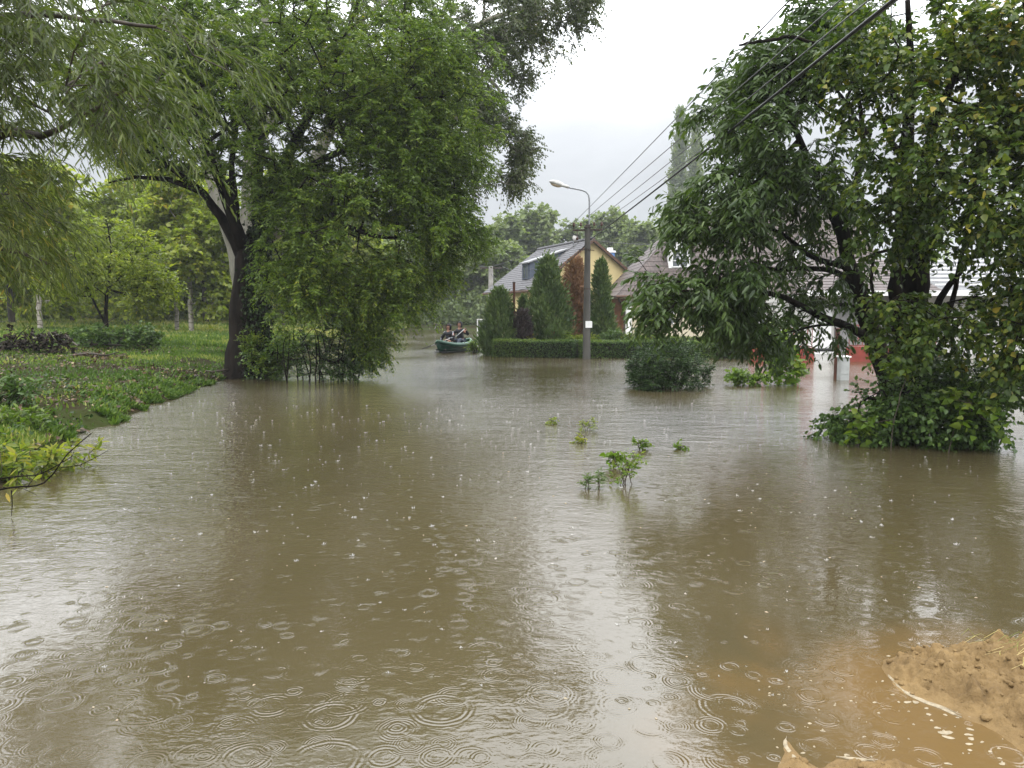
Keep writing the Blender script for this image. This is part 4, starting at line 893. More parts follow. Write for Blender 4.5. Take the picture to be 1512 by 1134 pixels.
# ------------------------------------------------------------------ clipped hedges
def hedge(a, b, depth, z1, label, n, seed, m='leaf_hedge', size=.052, z0=-.3, group='clipped hedges'):
    rg = np.random.default_rng(seed); a = np.array(a, float); b = np.array(b, float); L_ = np.linalg.norm(b-a); ang = math.atan2(b[1]-a[1], b[0]-a[0])
    r = empty('hedge', (a[0], a[1], z0), ang); tag(r, label, 'hedge', group); H = z1-z0
    MB().box((.06, .06, 0), (L_-.06, depth-.06, H-.06)).build('twigs', M['bark_dark'], r)
    A_ = [L_*H, L_*depth, depth*H, depth*H, L_*H*.3]; k = (np.array(A_)/sum(A_)*n).astype(int)
    P, Nm = [], []
    u = lambda q: rg.uniform(0, 1, q)
    P.append(np.stack([u(k[0])*L_, np.zeros(k[0]), u(k[0])*H], 1)); Nm.append(np.tile((0, -1, .2), (k[0], 1)))
    P.append(np.stack([u(k[1])*L_, u(k[1])*depth, np.full(k[1], H)], 1)); Nm.append(np.tile((0, 0, 1), (k[1], 1)))
    P.append(np.stack([np.zeros(k[2]), u(k[2])*depth, u(k[2])*H], 1)); Nm.append(np.tile((-1, 0, .2), (k[2], 1)))
    P.append(np.stack([np.full(k[3], L_), u(k[3])*depth, u(k[3])*H], 1)); Nm.append(np.tile((1, 0, .2), (k[3], 1)))
    P.append(np.stack([u(k[4])*L_, np.full(k[4], depth), u(k[4])*H], 1)); Nm.append(np.tile((0, 1, .2), (k[4], 1)))
    P = np.concatenate(P); Nm = np.concatenate(Nm).astype(float)
    P += Nm*(rg.normal(-.02, .022, (len(P), 1))+.018*np.sin(P[:, 0:1]*2.1+seed)); 
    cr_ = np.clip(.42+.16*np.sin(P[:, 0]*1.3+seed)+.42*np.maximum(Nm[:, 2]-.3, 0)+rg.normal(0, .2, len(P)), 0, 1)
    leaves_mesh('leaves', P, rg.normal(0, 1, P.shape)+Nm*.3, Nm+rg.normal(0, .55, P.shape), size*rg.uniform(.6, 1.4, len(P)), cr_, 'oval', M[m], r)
    return r
hz1 = at(800, 503, 27.8)[2]
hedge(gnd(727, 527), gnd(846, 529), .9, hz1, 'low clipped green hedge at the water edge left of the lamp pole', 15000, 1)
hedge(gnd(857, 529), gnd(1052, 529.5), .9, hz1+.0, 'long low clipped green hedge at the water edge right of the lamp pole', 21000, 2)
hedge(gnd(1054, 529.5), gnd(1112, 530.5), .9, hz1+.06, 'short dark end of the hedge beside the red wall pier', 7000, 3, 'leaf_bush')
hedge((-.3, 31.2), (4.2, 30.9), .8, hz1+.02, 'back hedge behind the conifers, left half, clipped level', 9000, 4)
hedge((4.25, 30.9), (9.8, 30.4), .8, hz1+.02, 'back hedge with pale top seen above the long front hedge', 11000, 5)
rg = np.random.default_rng(77); b0 = gnd(851, 528)
make_tree('dark_shrub', 'dark reddish shrub filling the gap in the clipped hedge by the lamp pole', 'shrub', (b0[0], b0[1]+.3, -.25), [[(b0[0], b0[1]+.3, -.2, .02), (b0[0], b0[1]+.3, .3, .01)]],
          blob_points([((b0[0], b0[1]+.3, .25), (.2, .3, .35), 1)], 40, rg), dict(ntw=5, L=.12, nleaf=8, lsize=.05, spread=.9, droop=.1), 'oval', M['leaf_purple'], M['bark_dark'], 77, step=.2, tip_r=.003)

# ------------------------------------------------------------------ conifers
def conifer(px, ytop, wpx, Y, m, label, n=800, seed=1, lean=0, fat=.62, name='conifer', cat='conifer', low=.1, size=.16, bot=-.25, bend=0):
    rg = np.random.default_rng(seed); t0 = at(px, ytop, Y); H = t0[2]-bot; Rr = wpx/2*Y/F
    r = empty(name, (t0[0], Y, bot)); tag(r, label, cat, 'conifers in the front garden' if name == 'conifer' else None)
    MB().tube([(0, 0, 0), (bend*.3, 0, H*.5), (bend, 0, H*.93)], [.09, .05, .01], 8).build('trunk', M['bark_mid'], r, smooth=True)
    t = rg.uniform(0, 1, n)**1.25; a = rg.uniform(0, 2*math.pi, n)
    prof = Rr*np.minimum(1, (.45+t/low*.5))*(1-t)**fat
    lump = 1+.16*np.sin(a*3+t*9+seed)+.12*np.sin(a*5-t*14)+.14*np.sin(a*7+t*31)*np.sin(t*23+a)
    rad = prof*lump*rg.uniform(.55, 1.0, n)**.6*(1+.22*(rg.uniform(0, 1, n) > .93))
    P = np.stack([rad*np.cos(a)+bend*t**1.5, rad*np.sin(a), t*H*.97], 1)
    d = np.stack([np.cos(a), np.sin(a), np.full(n, 1.5)], 1); k = 11
    PP = np.repeat(P, k, 0)+rg.normal(0, .075, (n*k, 3))*np.array([1, 1, 1.5])*Rr/.9
    D = np.repeat(d, k, 0)+rg.normal(0, .55, (n*k, 3)); out_ = np.repeat(np.stack([np.cos(a), np.sin(a), np.full(n, .4)], 1), k, 0)
    cr_ = np.repeat(np.clip(.45+.2*np.sin(P[:, 2]*3+a*2)+rg.normal(0, .2, n), 0, 1), k)*.7+rg.uniform(0, .3, n*k)
    leaves_mesh('crown', PP, D, out_+rg.normal(0, .5, PP.shape), size*rg.uniform(.6, 1.5, n*k), cr_, 'spray', M[m], r)
    return r
conifer(737, 428, 64, 29.2, 'leaf_thuja', 'broad green conifer at the left end of the hedge', 900, 1, fat=.55, low=.25)
conifer(773, 436, 26, 31.3, 'leaf_thuja', 'small slim conifer behind the dark shrub and the tallest conifer', 350, 2, fat=.55)
conifer(809, 381, 84, 30.0, 'leaf_thuja', 'tallest broad green conifer in front of the grey tiled roof', 1500, 3, fat=.68, low=.2)
conifer(835, 382, 58, 30.8, 'leaf_brown', 'dead rust-brown conifer between the tallest conifer and the lamp pole', 1000, 4, fat=.6, bend=.45, low=.1)
conifer(861, 411, 34, 33.4, 'leaf_thuja', 'dark conifer half hidden behind the lamp pole', 450, 5, fat=.5)
conifer(888, 383, 46, 30.6, 'leaf_thuja', 'slender blue-green conifer just right of the lamp pole', 950, 6, fat=.62, low=.12)
conifer(771, 458, 38, 29.0, 'leaf_purple', 'dark purple-leaved shrub between the two broad conifers', 420, 7, fat=.4, name='purple_shrub', cat='shrub', size=.11, low=.4)
rg = np.random.default_rng(78)
for i, (px, Y, rx, h, m_, lb) in enumerate([(822, 29, .75, .85, 'leaf_locust', 'pale green mounded shrub behind the hedge below the tallest conifer'), (905, 29.2, .55, .95, 'leaf_bush', 'dark leafy shrub behind the hedge right of the slender conifer'),
        (868, 29.4, .7, .75, 'leaf_back', 'yellowish low shrub behind the hedge around the lamp pole'), (782, 28.9, .3, .7, 'leaf_yellow', 'small russet sprig behind the hedge beside the purple shrub'), (702, 30.5, .3, .45, 'leaf_lime', 'bright lime shrub by the far wire gate'), (950, 29.5, 1.1, .85, 'leaf_locust', 'loose green shrub behind the hedge under the hanging dark branches')]):
    x = (px-756)/F*Y
    make_tree('garden_shrub', lb, 'shrub', (x, Y, -.25), [[(x, Y, -.2, .03), (x+.05, Y, h*.5, .015)]], blob_points([((x, Y, h*.45), (rx, .4, h*.5), 1)], int(70+rx*90), rg),
              dict(ntw=5, L=.2, nleaf=7, lsize=.07, spread=.9, droop=.1), 'oval', M[m_], M['bark_dark'], 100+i, group='low shrubs behind the front hedge', step=.25, tip_r=.004)

# ------------------------------------------------------------------ trees farther off
def proto(name, label, cat, H, Rr, n, seed, leafm, bark, group, lsize=.24, trunk=.2, low=.2, clumpR=1.0, kind='clump', spread_n=4, nl=8, ntw=5):
    rg = np.random.default_rng(seed); bl = []
    for k in range(spread_n*3):
        t = rg.uniform(low+.12, .92); a = rg.uniform(0, 6.28); rr = Rr*(1-abs(t-.5)*.9)*rg.uniform(.25, .75)
        bl.append(((rr*math.cos(a), rr*math.sin(a), H*t), (Rr*rg.uniform(.3, .5), Rr*rg.uniform(.3, .5), H*rg.uniform(.10, .17)), 1))
    bl.append(((0, 0, H*.78), (Rr*.5, Rr*.5, H*.2), 1.5)); bl.append(((0, 0, H*.5), (Rr*.6, Rr*.6, H*.25), 1.2))
    limbs = [[(0, 0, -.4, trunk), (rg.normal(0, .1), 0, H*.25, trunk*.8), (rg.normal(0, .3), rg.normal(0, .3), H*.55, trunk*.5), (rg.normal(0, .3), 0, H*.85, trunk*.15)]]
    for k in range(5):
        a = rg.uniform(0, 6.28); z = H*rg.uniform(.22, .5); limbs.append([(0, 0, z, trunk*.5), (Rr*.3*math.cos(a), Rr*.3*math.sin(a), z+H*.1, trunk*.3), (Rr*.6*math.cos(a), Rr*.6*math.sin(a), z+H*.2, trunk*.12)])
    return make_tree(name, label, cat, (0, 0, -.4), limbs, blob_points(bl, n, rg, shell=.5), dict(ntw=ntw, L=H*.07, nleaf=nl, lsize=lsize, spread=1.0, droop=.25, ldroop=.2, sizevar=.4), kind, M[leafm], bark, seed, group=group, step=H*.05, tip_r=.01, tubes=8)
def place(o, px, Y, s, rz, label=None, first=False, sz=None):
    c = o if first else copy_tree(o)
    x = (px-756)/F*Y; z = float(ground_h(np.array([x]), np.array([Y]))[0])
    c.location = (x, Y, z-.35*s); c.scale = (s, s, sz or s); c.rotation_euler = (0, 0, rz)
    if label: c['label'] = label
    return c
GF = 'hazy trees beyond the far end of the flood'
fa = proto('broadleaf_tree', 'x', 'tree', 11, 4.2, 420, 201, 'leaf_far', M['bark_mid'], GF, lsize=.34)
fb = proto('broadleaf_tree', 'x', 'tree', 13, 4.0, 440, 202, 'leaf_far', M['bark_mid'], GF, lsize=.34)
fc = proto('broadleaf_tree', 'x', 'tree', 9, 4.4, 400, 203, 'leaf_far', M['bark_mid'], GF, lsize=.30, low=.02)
used = set()
def far(o, px, Y, s, rz, label, sz=None):
    f = o.name not in used; used.add(o.name); return place(o, px, Y, s, rz, label, f, sz)
far(fb, 790, 92, 1.0, .3, 'tall hazy tree above the left end of the grey roof'); far(fa, 748, 88, 1.0, 1.7, 'hazy tree just right of the distant pole')
far(fa, 822, 100, 1.05, 2.5, 'hazy tree behind the ridge of the yellow house'); far(fb, 905, 96, 1.0, 4, 'tall hazy tree above the blue chimney')
far(fb, 945, 90, .86, 5.2, 'hazy tree between the blue chimney and the brown roof'); far(fa, 880, 108, 1.15, .9, 'faintest tree directly behind the lamp pole')
far(fc, 600, 74, .95, .2, 'hazy low-crowned tree left of the small marker post'); far(fc, 648, 76, .8, 2.1, 'dim dark tree behind the small marker post')
far(fc, 694, 77, .85, 4.4, 'dim low-crowned tree behind the people in the boat'); far(fc, 735, 74, .9, 5.5, 'hazy low-crowned tree behind the wire-mesh gate')
far(fa, 670, 86, .75, 3.3, 'hazy taller tree behind the dim low ones above the boat'); far(fa, 716, 90, .9, .5, 'hazy tree directly behind the distant pole')
far(fb, 985, 98, .95, 1.2, 'hazy tree above the brown roof left of the dormer'); far(fa, 560, 80, 1, 1.1, 'hazy tree seen under the drooping right side of the big tree')
far(fc, 520, 72, 1, 3.1, 'low hazy tree behind the twiggy shrub'); far(fb, 630, 100, .8, 2, 'faint back tree over the marker post')
# poplars
def poplar(px, ytop, Y, wpx, label, seed, n=900):
    rg = np.random.default_rng(seed); t = at(px, ytop, Y); H = t[2]+.5; Rr = wpx/2*Y/F
    q = rg.uniform(.1, 1, n); a = rg.uniform(0, 6.28, n); rr = Rr*(1-q)**.62*np.minimum(1, q*4)*rg.uniform(.25, 1, n)*(1+.35*np.sin(q*40+a*2))
    c = np.stack([t[0]+rr*np.cos(a)+.3*np.sin(q*9), Y+rr*np.sin(a), q*H-.5], 1)
    return make_tree('poplar', label, 'tree', (t[0], Y, -.5), [[(t[0], Y, -.5, .45), (t[0]+.1, Y, H*.4, .3), (t[0], Y, H*.93, .05)]], c, dict(ntw=4, L=1.9, nleaf=9, lsize=.34, spread=.45, droop=0, open_=.5, ldroop=-.3, lift=1.0), 'clump', M['leaf_far'], M['bark_mid'], seed, group='columnar poplars in the haze', step=1.6, tip_r=.02, sag=-.3)
poplar(1003, 172, 165, 40, 'columnar poplar fading in the rain, left one of the pair', 211)
poplar(1026, 184, 168, 40, 'columnar poplar in the haze, right of the pair and half behind the dark leaves', 212)
# beyond the lawn on the left
GL = 'yellow-green trees beyond the lawn'
la = proto('broadleaf_tree', 'x', 'tree', 9.5, 4.3, 520, 221, 'leaf_back', M['bark_mid'], GL, lsize=.19, low=.05, nl=9, ntw=6)
lb_ = proto('broadleaf_tree', 'x', 'tree', 8, 3.2, 420, 222, 'leaf_back', M['bark_birch'], GL, lsize=.17, low=.12, trunk=.13, nl=9, ntw=6)
lc = proto('broadleaf_tree', 'x', 'tree', 5, 3.4, 400, 223, 'leaf_back', M['bark_mid'], GL, lsize=.16, low=-.05, trunk=.1, nl=9, ntw=6)
for px, Y, s, rz, o, lb in [(20, 46, 1.0, .4, la, 'yellow-green tree beyond the lawn at the left side of the picture'), (110, 52, .85, 2.2, la, 'yellow-green tree beyond the lawn below the gap of sky'), (190, 47, .95, 3.9, la, 'rounded tree beyond the lawn above the leafy fallen branch'),
        (305, 55, 1.1, 5.1, la, 'yellow-green tree beyond the lawn just left of the ivy-clad trunk'), (-60, 40, 1.1, 1.5, la, 'tree beyond the lawn cut off by the left side of the picture'), (245, 62, 1.1, .6, la, 'farther tree beyond the lawn between the pale trunks and the rounded tree'),
        (420, 52, 1.05, 2.7, la, 'yellow-green tree seen behind the twiggy shrub'), (500, 60, 1.1, 4.2, la, 'tree behind the drooping right side of the big tree'),
        (263, 38, .9, 0, lb_, 'pale-stemmed young tree on the lawn, left of the pair'), (284, 37, 1.0, 2.4, lb_, 'pale-stemmed young tree on the lawn, right of the pair'), (60, 36, 1, 4, lb_, 'slim tree on the lawn behind the dry fallen branches'),
        (70, 58, 1, 1, lc, 'low bushy tree along the far side of the lawn near the left side'), (160, 60, 1.1, 2.9, lc, 'low bushy tree along the far side of the lawn under the sky gap'), (225, 57, 1, 4.7, lc, 'low bushy tree along the far side of the lawn left of the pale stems'), (330, 60, 1.15, .2, lc, 'low bushy tree along the far side of the lawn beside the ivy-clad trunk'), (-20, 55, 1.1, 3.7, lc, 'low bushy tree along the far side of the lawn at the very left'),
        (390, 64, 1.2, 5.9, lc, 'low bushy tree right of the ivy-clad trunk across the lawn'), (450, 66, 1.2, 1.9, lc, 'low bushy tree farthest right across the lawn')]:
    far(o, px, Y, s, rz, lb)

# low growth closing the view under the far crowns
def belt(name, n, f, seed, m_, size):
    rg = np.random.default_rng(seed); x, y, h = f(rg, n); z = ground_h(x, y)
    hh = h*(.55+.45*np.clip(fbm(x, y, .35, 3, seed), -1, 1.2)); P = np.stack([x, y, z+hh*rg.uniform(0, 1, n)], 1)
    D = rg.normal(0, 1, (n, 3)); tag(leaves_mesh(name, P, D, rg.normal(0, .6, (n, 3))+np.array([0, -.3, .6]), size*rg.uniform(.5, 1.5, n), np.clip(.45+.25*fbm(x, y, .5, 3, seed+2)+rg.normal(0, .18, n), 0, 1), 'clump', M[m_], None), kind='stuff')
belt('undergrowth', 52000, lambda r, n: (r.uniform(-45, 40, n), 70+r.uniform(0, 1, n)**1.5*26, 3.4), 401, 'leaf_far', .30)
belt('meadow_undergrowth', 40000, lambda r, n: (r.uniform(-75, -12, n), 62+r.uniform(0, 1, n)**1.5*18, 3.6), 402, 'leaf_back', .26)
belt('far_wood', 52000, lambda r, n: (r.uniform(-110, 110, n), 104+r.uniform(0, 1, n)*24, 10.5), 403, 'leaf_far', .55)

# ------------------------------------------------------------------ people in the boat
M['boat_green'] = mat('green_rubber', (.006, .048, .028), (.004, .028, .018), 4, .38)
M['boat_pale'] = mat('pale_green_rim', (.20, .33, .26), (.14, .24, .19), 5, .4)
M['boat_dark'] = mat('dark_boat_floor', (.03, .035, .035), None, 5, .6)
M['skin'] = mat('skin', (.36, .20, .14), (.28, .15, .11), 12, .55)
M['cloth_black'] = mat('wet_black_jacket', (.007, .008, .011), (.014, .015, .019), 9, .6, .004, 20)
M['cloth_stripe'] = mat('pale_grey_stripe', (.42, .44, .5), (.34, .36, .4), 9, .6)
M['cloth_dark'] = mat('dark_trousers', (.02, .02, .022), (.035, .035, .035), 9, .6, .004, 20)
M['cloth_blue'] = mat('grey_blue_trousers', (.07, .08, .11), (.05, .06, .08), 9, .7)
M['hair'] = mat('hair', (.03, .02, .015), None, 20, .6)
M['paddle_black'] = mat('black_plastic', (.012, .012, .013), None, 8, .4)
M['paddle_shaft'] = mat('aluminium_shaft', (.62, .62, .62), None, 8, .3, metallic=.7)
bc = gnd(671, 519.5); yaw = math.atan2(-.90, -.43)
boat = empty('inflatable_canoe', (bc[0], bc[1], 0), yaw); tag(boat, 'green inflatable canoe with pale rim carrying two people down the flooded street', 'boat')
ST = np.linspace(-1, 1, 25); HLb = 1.3
def bst(s):
    a = abs(s); return s*HLb, .37*max(0, 1-a**3)**.75+.01, .28+.17*a**2.6, -.06+.22*a**4
hv, hf = [], []; K = 9
for s in ST:
    x, bw, zt_, zb_ = bst(s)
    for k in range(K):
        a = math.pi*k/(K-1); y = -math.cos(a)*bw; hv.append((x, y*(1 if abs(math.cos(a)) > .99 else 1), zb_+(zt_-zb_)*(1-math.sin(a)**.8)))
for i in range(len(ST)-1):
    for k in range(K-1): hf.append((i*K+k, i*K+k+1, (i+1)*K+k+1, (i+1)*K+k))
hull = MB().add(hv, hf).build('hull', M['boat_green'], boat, smooth=True); sm = hull.modifiers.new('solid', 'SOLIDIFY'); sm.thickness = .03
for sd in (-1, 1):
    MB().tube([(bst(s)[0]*1.0, sd*bst(s)[1], bst(s)[2]) for s in ST], [.085*(1-.45*abs(s)**4) for s in ST], 10).build('side_tube', M['boat_green'], boat, smooth=True)
    MB().tube([(bst(s)[0]*1.0, sd*bst(s)[1]*.93, bst(s)[2]+.072) for s in ST], [.034*(1-.45*abs(s)**4) for s in ST], 6).build('rim', M['boat_pale'], boat, smooth=True)
MB().box((-1.1, -.3, .02), (1.1, .3, .06)).build('floor', M['boat_dark'], boat, bevel=.02)
for x in (-.62, .38): MB().box((x-.13, -.3, .06), (x+.13, .3, .2)).build('seat', M['boat_dark'], boat, bevel=.05)

def skin_mesh(name, verts, edges, rad, material, parent, root=0, sub=2):
    me = bpy.data.meshes.new(name); me.from_pydata(verts, edges, []); me.materials.append(material)
    o = bpy.data.objects.new(name, me); col.objects.link(o)
    if parent: o.parent = parent
    sk = o.modifiers.new('skin', 'SKIN'); sk.use_smooth_shade = True
    sv = me.skin_vertices[0].data if len(me.skin_vertices) else None
    if sv is None:
        import bmesh
        bm = bmesh.new(); bm.from_mesh(me); bm.verts.layers.skin.verify(); bm.to_mesh(me); bm.free(); sv = me.skin_vertices[0].data
    for i, r in enumerate(rad):
        sv[i].radius = (r, r) if not hasattr(r, '__len__') else r; sv[i].use_root = (i == root)
    s = o.modifiers.new('sub', 'SUBSURF'); s.levels = sub; s.render_levels = sub
    return o
def person(label, x, seatz, lean, arms, legs, jacket_m, trouser_m, seed, shorts=False, headturn=0, stripe=True):
    """seated figure facing the bow (+x in the boat)"""
    c, s = math.cos(yaw), math.sin(yaw); wx, wy = bc[0]+x*c, bc[1]+x*s
    hp = .11
    V = [(0, 0, .08), (lean*.3, 0, .28), (lean*.7, 0, .46), (lean, 0, .56), (lean*1.1+.01, 0, .64), (lean*1.1+.02, 0, .70), (lean*1.1+.03, 0, .78), (lean*1.1+.02, 0, .84)]
    Rr = [(.15, .13), (.12, .145), (.125, .165), (.085, .11), .055, (.075, .068), (.098, .082), (.07, .06)]
    E = [(i, i+1) for i in range(7)]
    armj = []
    for sd, (el, ha) in zip((-1, 1), arms):
        i = len(V); sh = (lean*.95, sd*.185, .52); V += [sh, el, tuple(np.array(el)*.1+np.array(ha)*.9), ha]; Rr += [.06, .042, .028, .034]; E += [(3, i), (i, i+1), (i+1, i+2), (i+2, i+3)]; armj.append((sh, el, ha))
    legj = []
    for sd, (kn, an) in zip((-1, 1), legs):
        i = len(V); hj = (.05, sd*hp, .08); V += [hj, kn, an, (an[0]+.16, an[1], an[2]-.03)]; Rr += [.09, .06, .04, .035]; E += [(0, i), (i, i+1), (i+1, i+2), (i+2, i+3)]; legj.append((hj, kn, an))
    b = skin_mesh('person', V, E, Rr, M['skin'], None); b.location = (wx, wy, seatz); b.rotation_euler = (0, 0, yaw); tag(b, label, 'person')
    # jacket: trunk and sleeves
    jv = [(0, 0, .02), (lean*.3, 0, .26), (lean*.7, 0, .45), (lean, 0, .57), (lean*1.05, 0, .63)]; jr = [(.175, .155), (.15, .175), (.15, .19), (.10, .13), .085]; je = [(i, i+1) for i in range(4)]
    for sh, el, ha in armj:
        i = len(jv); cuff = tuple(np.array(el)*.22+np.array(ha)*.78); jv += [sh, el, cuff]; jr += [.082, .064, .048]; je += [(3, i), (i, i+1), (i+1, i+2)]
    jk = skin_mesh('jacket', jv, je, jr, jacket_m, b)
    # hood round the head, open at the face
    hm_ = MB(); n, m_ = 14, 9; cx, cz = lean*1.1, .775; vs, fs = [], []
    for i in range(m_):
        el = math.pi*(i+.3)/(m_-.4)
        for k in range(n):
            az = R(55)+ (2*math.pi-R(110))*k/(n-1)
            vs.append((cx+.135*math.sin(el)*math.cos(az), .118*math.sin(el)*math.sin(az), cz-.155*math.cos(el)))
    fs = [(i*n+k, i*n+k+1, (i+1)*n+k+1, (i+1)*n+k) for i in range(m_-1) for k in range(n-1)]
    ho_ = hm_.add(vs, fs).build('hood', jacket_m, b, smooth=True); so_ = ho_.modifiers.new('solid', 'SOLIDIFY'); so_.thickness = .018
    MB().ellip((cx+.005, 0, .85), (.095, .085, .05), 12, 8).build('hair', M['hair'], b, smooth=True)
    MB().prism([(cx+.105, -.015, .745), (cx+.105, .015, .745), (cx+.12, 0, .75), (cx+.10, 0, .80)], (.012, 0, 0)).build('nose', M['skin'], b, smooth=True)
    for sd in (-1, 1): MB().ellip((cx+.108, sd*.032, .785), (.01, .014, .008), 8, 6).build('eye', M['hair'], b, smooth=True)
    MB().ellip((cx+.098, 0, .712), (.008, .024, .006), 8, 6).build('mouth', M['red_paint'], b, smooth=True)
    # trousers
    tv = [(0, 0, .07)]; trr = [(.17, .15)]; te = []
    for hj, kn, an in legj:
        i = len(tv); f = .72 if shorts else .93
        if shorts: k2 = tuple(np.array(hj)*.22+np.array(kn)*.78); tv += [hj, k2]; trr += [.108, .092]; te += [(0, i), (i, i+1)]
        else: e_ = tuple(np.array(kn)*.08+np.array(an)*.92); tv += [hj, kn, e_]; trr += [.105, .08, .06]; te += [(0, i), (i, i+1), (i+1, i+2)]
    skin_mesh('trousers', tv, te, trr, trouser_m, b)
    for hj, kn, an in legj:
        skin_mesh('shoe', [(an[0]-.05, an[1], an[2]-.01), (an[0]+.07, an[1], an[2]-.03), (an[0]+.19, an[1], an[2]-.04)], [(0, 1), (1, 2)], [.05, .05, .038], M['cloth_dark'], b)
    if stripe:
        for sh, el, ha in armj:
            up = np.array((0, 0, .075)); MB().tube([tuple(np.array(sh)+up), tuple(np.array(sh)*.5+np.array(el)*.5+np.array((.03, 0, .07))), tuple(np.array(el)+np.array((.02, 0, .064))), tuple(np.array(el)*.4+np.array(ha)*.6+np.array((0, 0, .057)))], .016, 6).build('sleeve_stripe', M['cloth_stripe'], b, smooth=True)
    # fingers curled round the shaft
    rg = np.random.default_rng(seed)
    for sd, (sh, el, ha) in zip((-1, 1), armj):
        d = norm(np.array(ha)-np.array(el)); side = norm(np.cross(d, (0, 0, 1.))); dn = norm(np.cross(d, side)); mb = MB()
        for k, ln in enumerate((.062, .072, .068, .055)):
            p = np.array(ha)+d*.02+side*(k-1.5)*.02
            mb.tube([p, p+d*ln*.5, p+d*ln*.75-dn*.022*-1, p+d*ln*.45+dn*.045], [.0095, .009, .0085, .0075], 6)
        p = np.array(ha)-side*.035*sd; mb.tube([p, p+d*.03-side*.02*sd, p+d*.05-side*.005*sd+dn*.02], [.011, .0105, .009], 6)
        mb.build('fingers', M['skin'], b, smooth=True)
    return b, (wx, wy)
# front paddler: knees up, forearms across, shaft over the knees
f_arms = [((.10, -.33, .30), (.33, -.24, .10)), ((.16, .27, .30), (.38, .02, .27))]
f_legs = [((.40, -.22, .20), (.55, -.20, -.08)), ((.40, .20, .24), (.55, .16, -.08))]
person('person in a dark hooded jacket with pale sleeve stripes at the front of the canoe', .38, .25, .06, f_arms, f_legs, M['cloth_black'], M['cloth_dark'], 1, shorts=True)
r_arms = [((.12, -.34, .32), (.33, -.14, .16)), ((.05, .40, .36), (.25, .37, .60))]
r_legs = [((.42, -.2, .18), (.62, -.20, -.1)), ((.42, .2, .18), (.62, .2, -.1))]
person('person in a black hooded jacket at the rear of the canoe, one arm raised', -.52, .33, .05, r_arms, r_legs, M['cloth_black'], M['cloth_blue'], 2, stripe=False)
def paddle(label, a, b, x, z, blade_at='b'):
    """a,b in the paddler's own frame"""
    c, s = math.cos(yaw), math.sin(yaw); r = empty('paddle', (bc[0]+x*c, bc[1]+x*s, z), yaw); tag(r, label, 'paddle')
    a, b = np.array(a), np.array(b); d = norm(b-a); side = norm(np.cross(d, (0, 0, 1.)))
    MB().tube([a, b], .015, 8).build('shaft', M['paddle_shaft'], r, smooth=True)
    nrm = np.cross(d, side)
    pts = [b-d*.03-side*.03, b+d*.08-side*.085, b+d*.32-side*.095, b+d*.42-side*.05, b+d*.42+side*.05, b+d*.32+side*.095, b+d*.08+side*.085, b-d*.03+side*.03]
    MB().prism([p-nrm*.008 for p in pts], nrm*.016).build('blade', M['paddle_black'], r, bevel=.004)
    MB().tube([a-side*.05, a+side*.05], .018, 8).build('grip', M['paddle_black'], r, smooth=True)
paddle('black-bladed paddle held low over the left side of the canoe by the front person', (.42, .30, .34), (.42, -.62, .02), .38, .25)
paddle('pale-shafted paddle raised across the body of the rear person', (.29, .42, .66), (.40, -.28, .05), -.52, .33)
# ------------------------------------------------------------------ lawn, litter, fallen branches
def gz(x, y): return ground_h(np.asarray(x, float), np.asarray(y, float))
rg = np.random.default_rng(301)
def lawn(n, y0, y1, hgt, seed, wid, name):
    rg = np.random.default_rng(seed)
    y = y0+(y1-y0)*rg.uniform(0, 1, n)**1.3; xs = np.interp(y, SH[:, 1], SH[:, 0])
    x = xs-(.02+rg.uniform(0, 1, n)**1.2*(y*.35+4)); z = gz(x, y)
    dens = fbm(x, y, .9, 4, 5)*.55+.70-np.exp(-((y-17)/6)**2)*.72*np.exp(-((xs-x)/6.5)**2)
    k = (z > .01) & (rg.uniform(0, 1, n) < np.clip(dens, .04, 1)) & (x/y > -.80)
    x, y, z = x[k], y[k], z[k]; m = len(x)
    P = np.stack([x, y, z-.01], 1); D = rg.normal(0, .42, (m, 3)); D[:, 2] = 1
    Nn = rg.normal(0, 1, (m, 3)); Nn[:, 2] *= .2
    rn = np.clip(.5+.28*fbm(x, y, .7, 3, 8)+rg.normal(0, .17, m)+np.clip((y-24)/60, 0, .35), 0, 1)
    return P, D, Nn, hgt*rg.uniform(.5, 1.5, m)*(1+.5*np.clip((y-30)/30, 0, 1)), rn
T_g = np.array([(0, .05, 0), (.5, .045, .05), (1, 0, .22), (.5, -.045, .05)])
M['grass'] = leaf_mat('grass_blades', [(0, (.03, .06, .010)), (.5, (.065, .115, .018)), (.85, (.14, .19, .035)), (1, (.26, .25, .08))], rough=.45, trans=.3)
parts = [lawn(150000, 6, 30, .085, 1, 0, 'a'), lawn(90000, 26, 75, .17, 2, 0, 'b')]
P, D, Nn, S, rn = [np.concatenate(q) for q in zip(*parts)]
tag(leaves_mesh('grass', P, D, Nn, S, rn, 'spray', M['grass'], None), kind='stuff')
# taller tufts at the water edge
n = 26000; y = rg.uniform(6.5, 21, n); xs = np.interp(y, SH[:, 1], SH[:, 0]); x = xs-rg.exponential(.22, n)+.12; z = gz(x, y); k = (z > -.05) & (fbm(x, y, 2.1, 3, 9) > -.1)
x, y, z = x[k], y[k], z[k]; m = len(x); D = rg.normal(0, .6, (m, 3)); D[:, 2] = .8; D[:, 0] += .25
tag(leaves_mesh('edge_grass', np.stack([x, y, np.maximum(z, 0)-.01], 1), D, rg.normal(0, 1, (m, 3)), rg.uniform(.05, .16, m), np.clip(rg.normal(.4, .2, m), 0, 1), 'spray', M['grass'], None), kind='stuff')
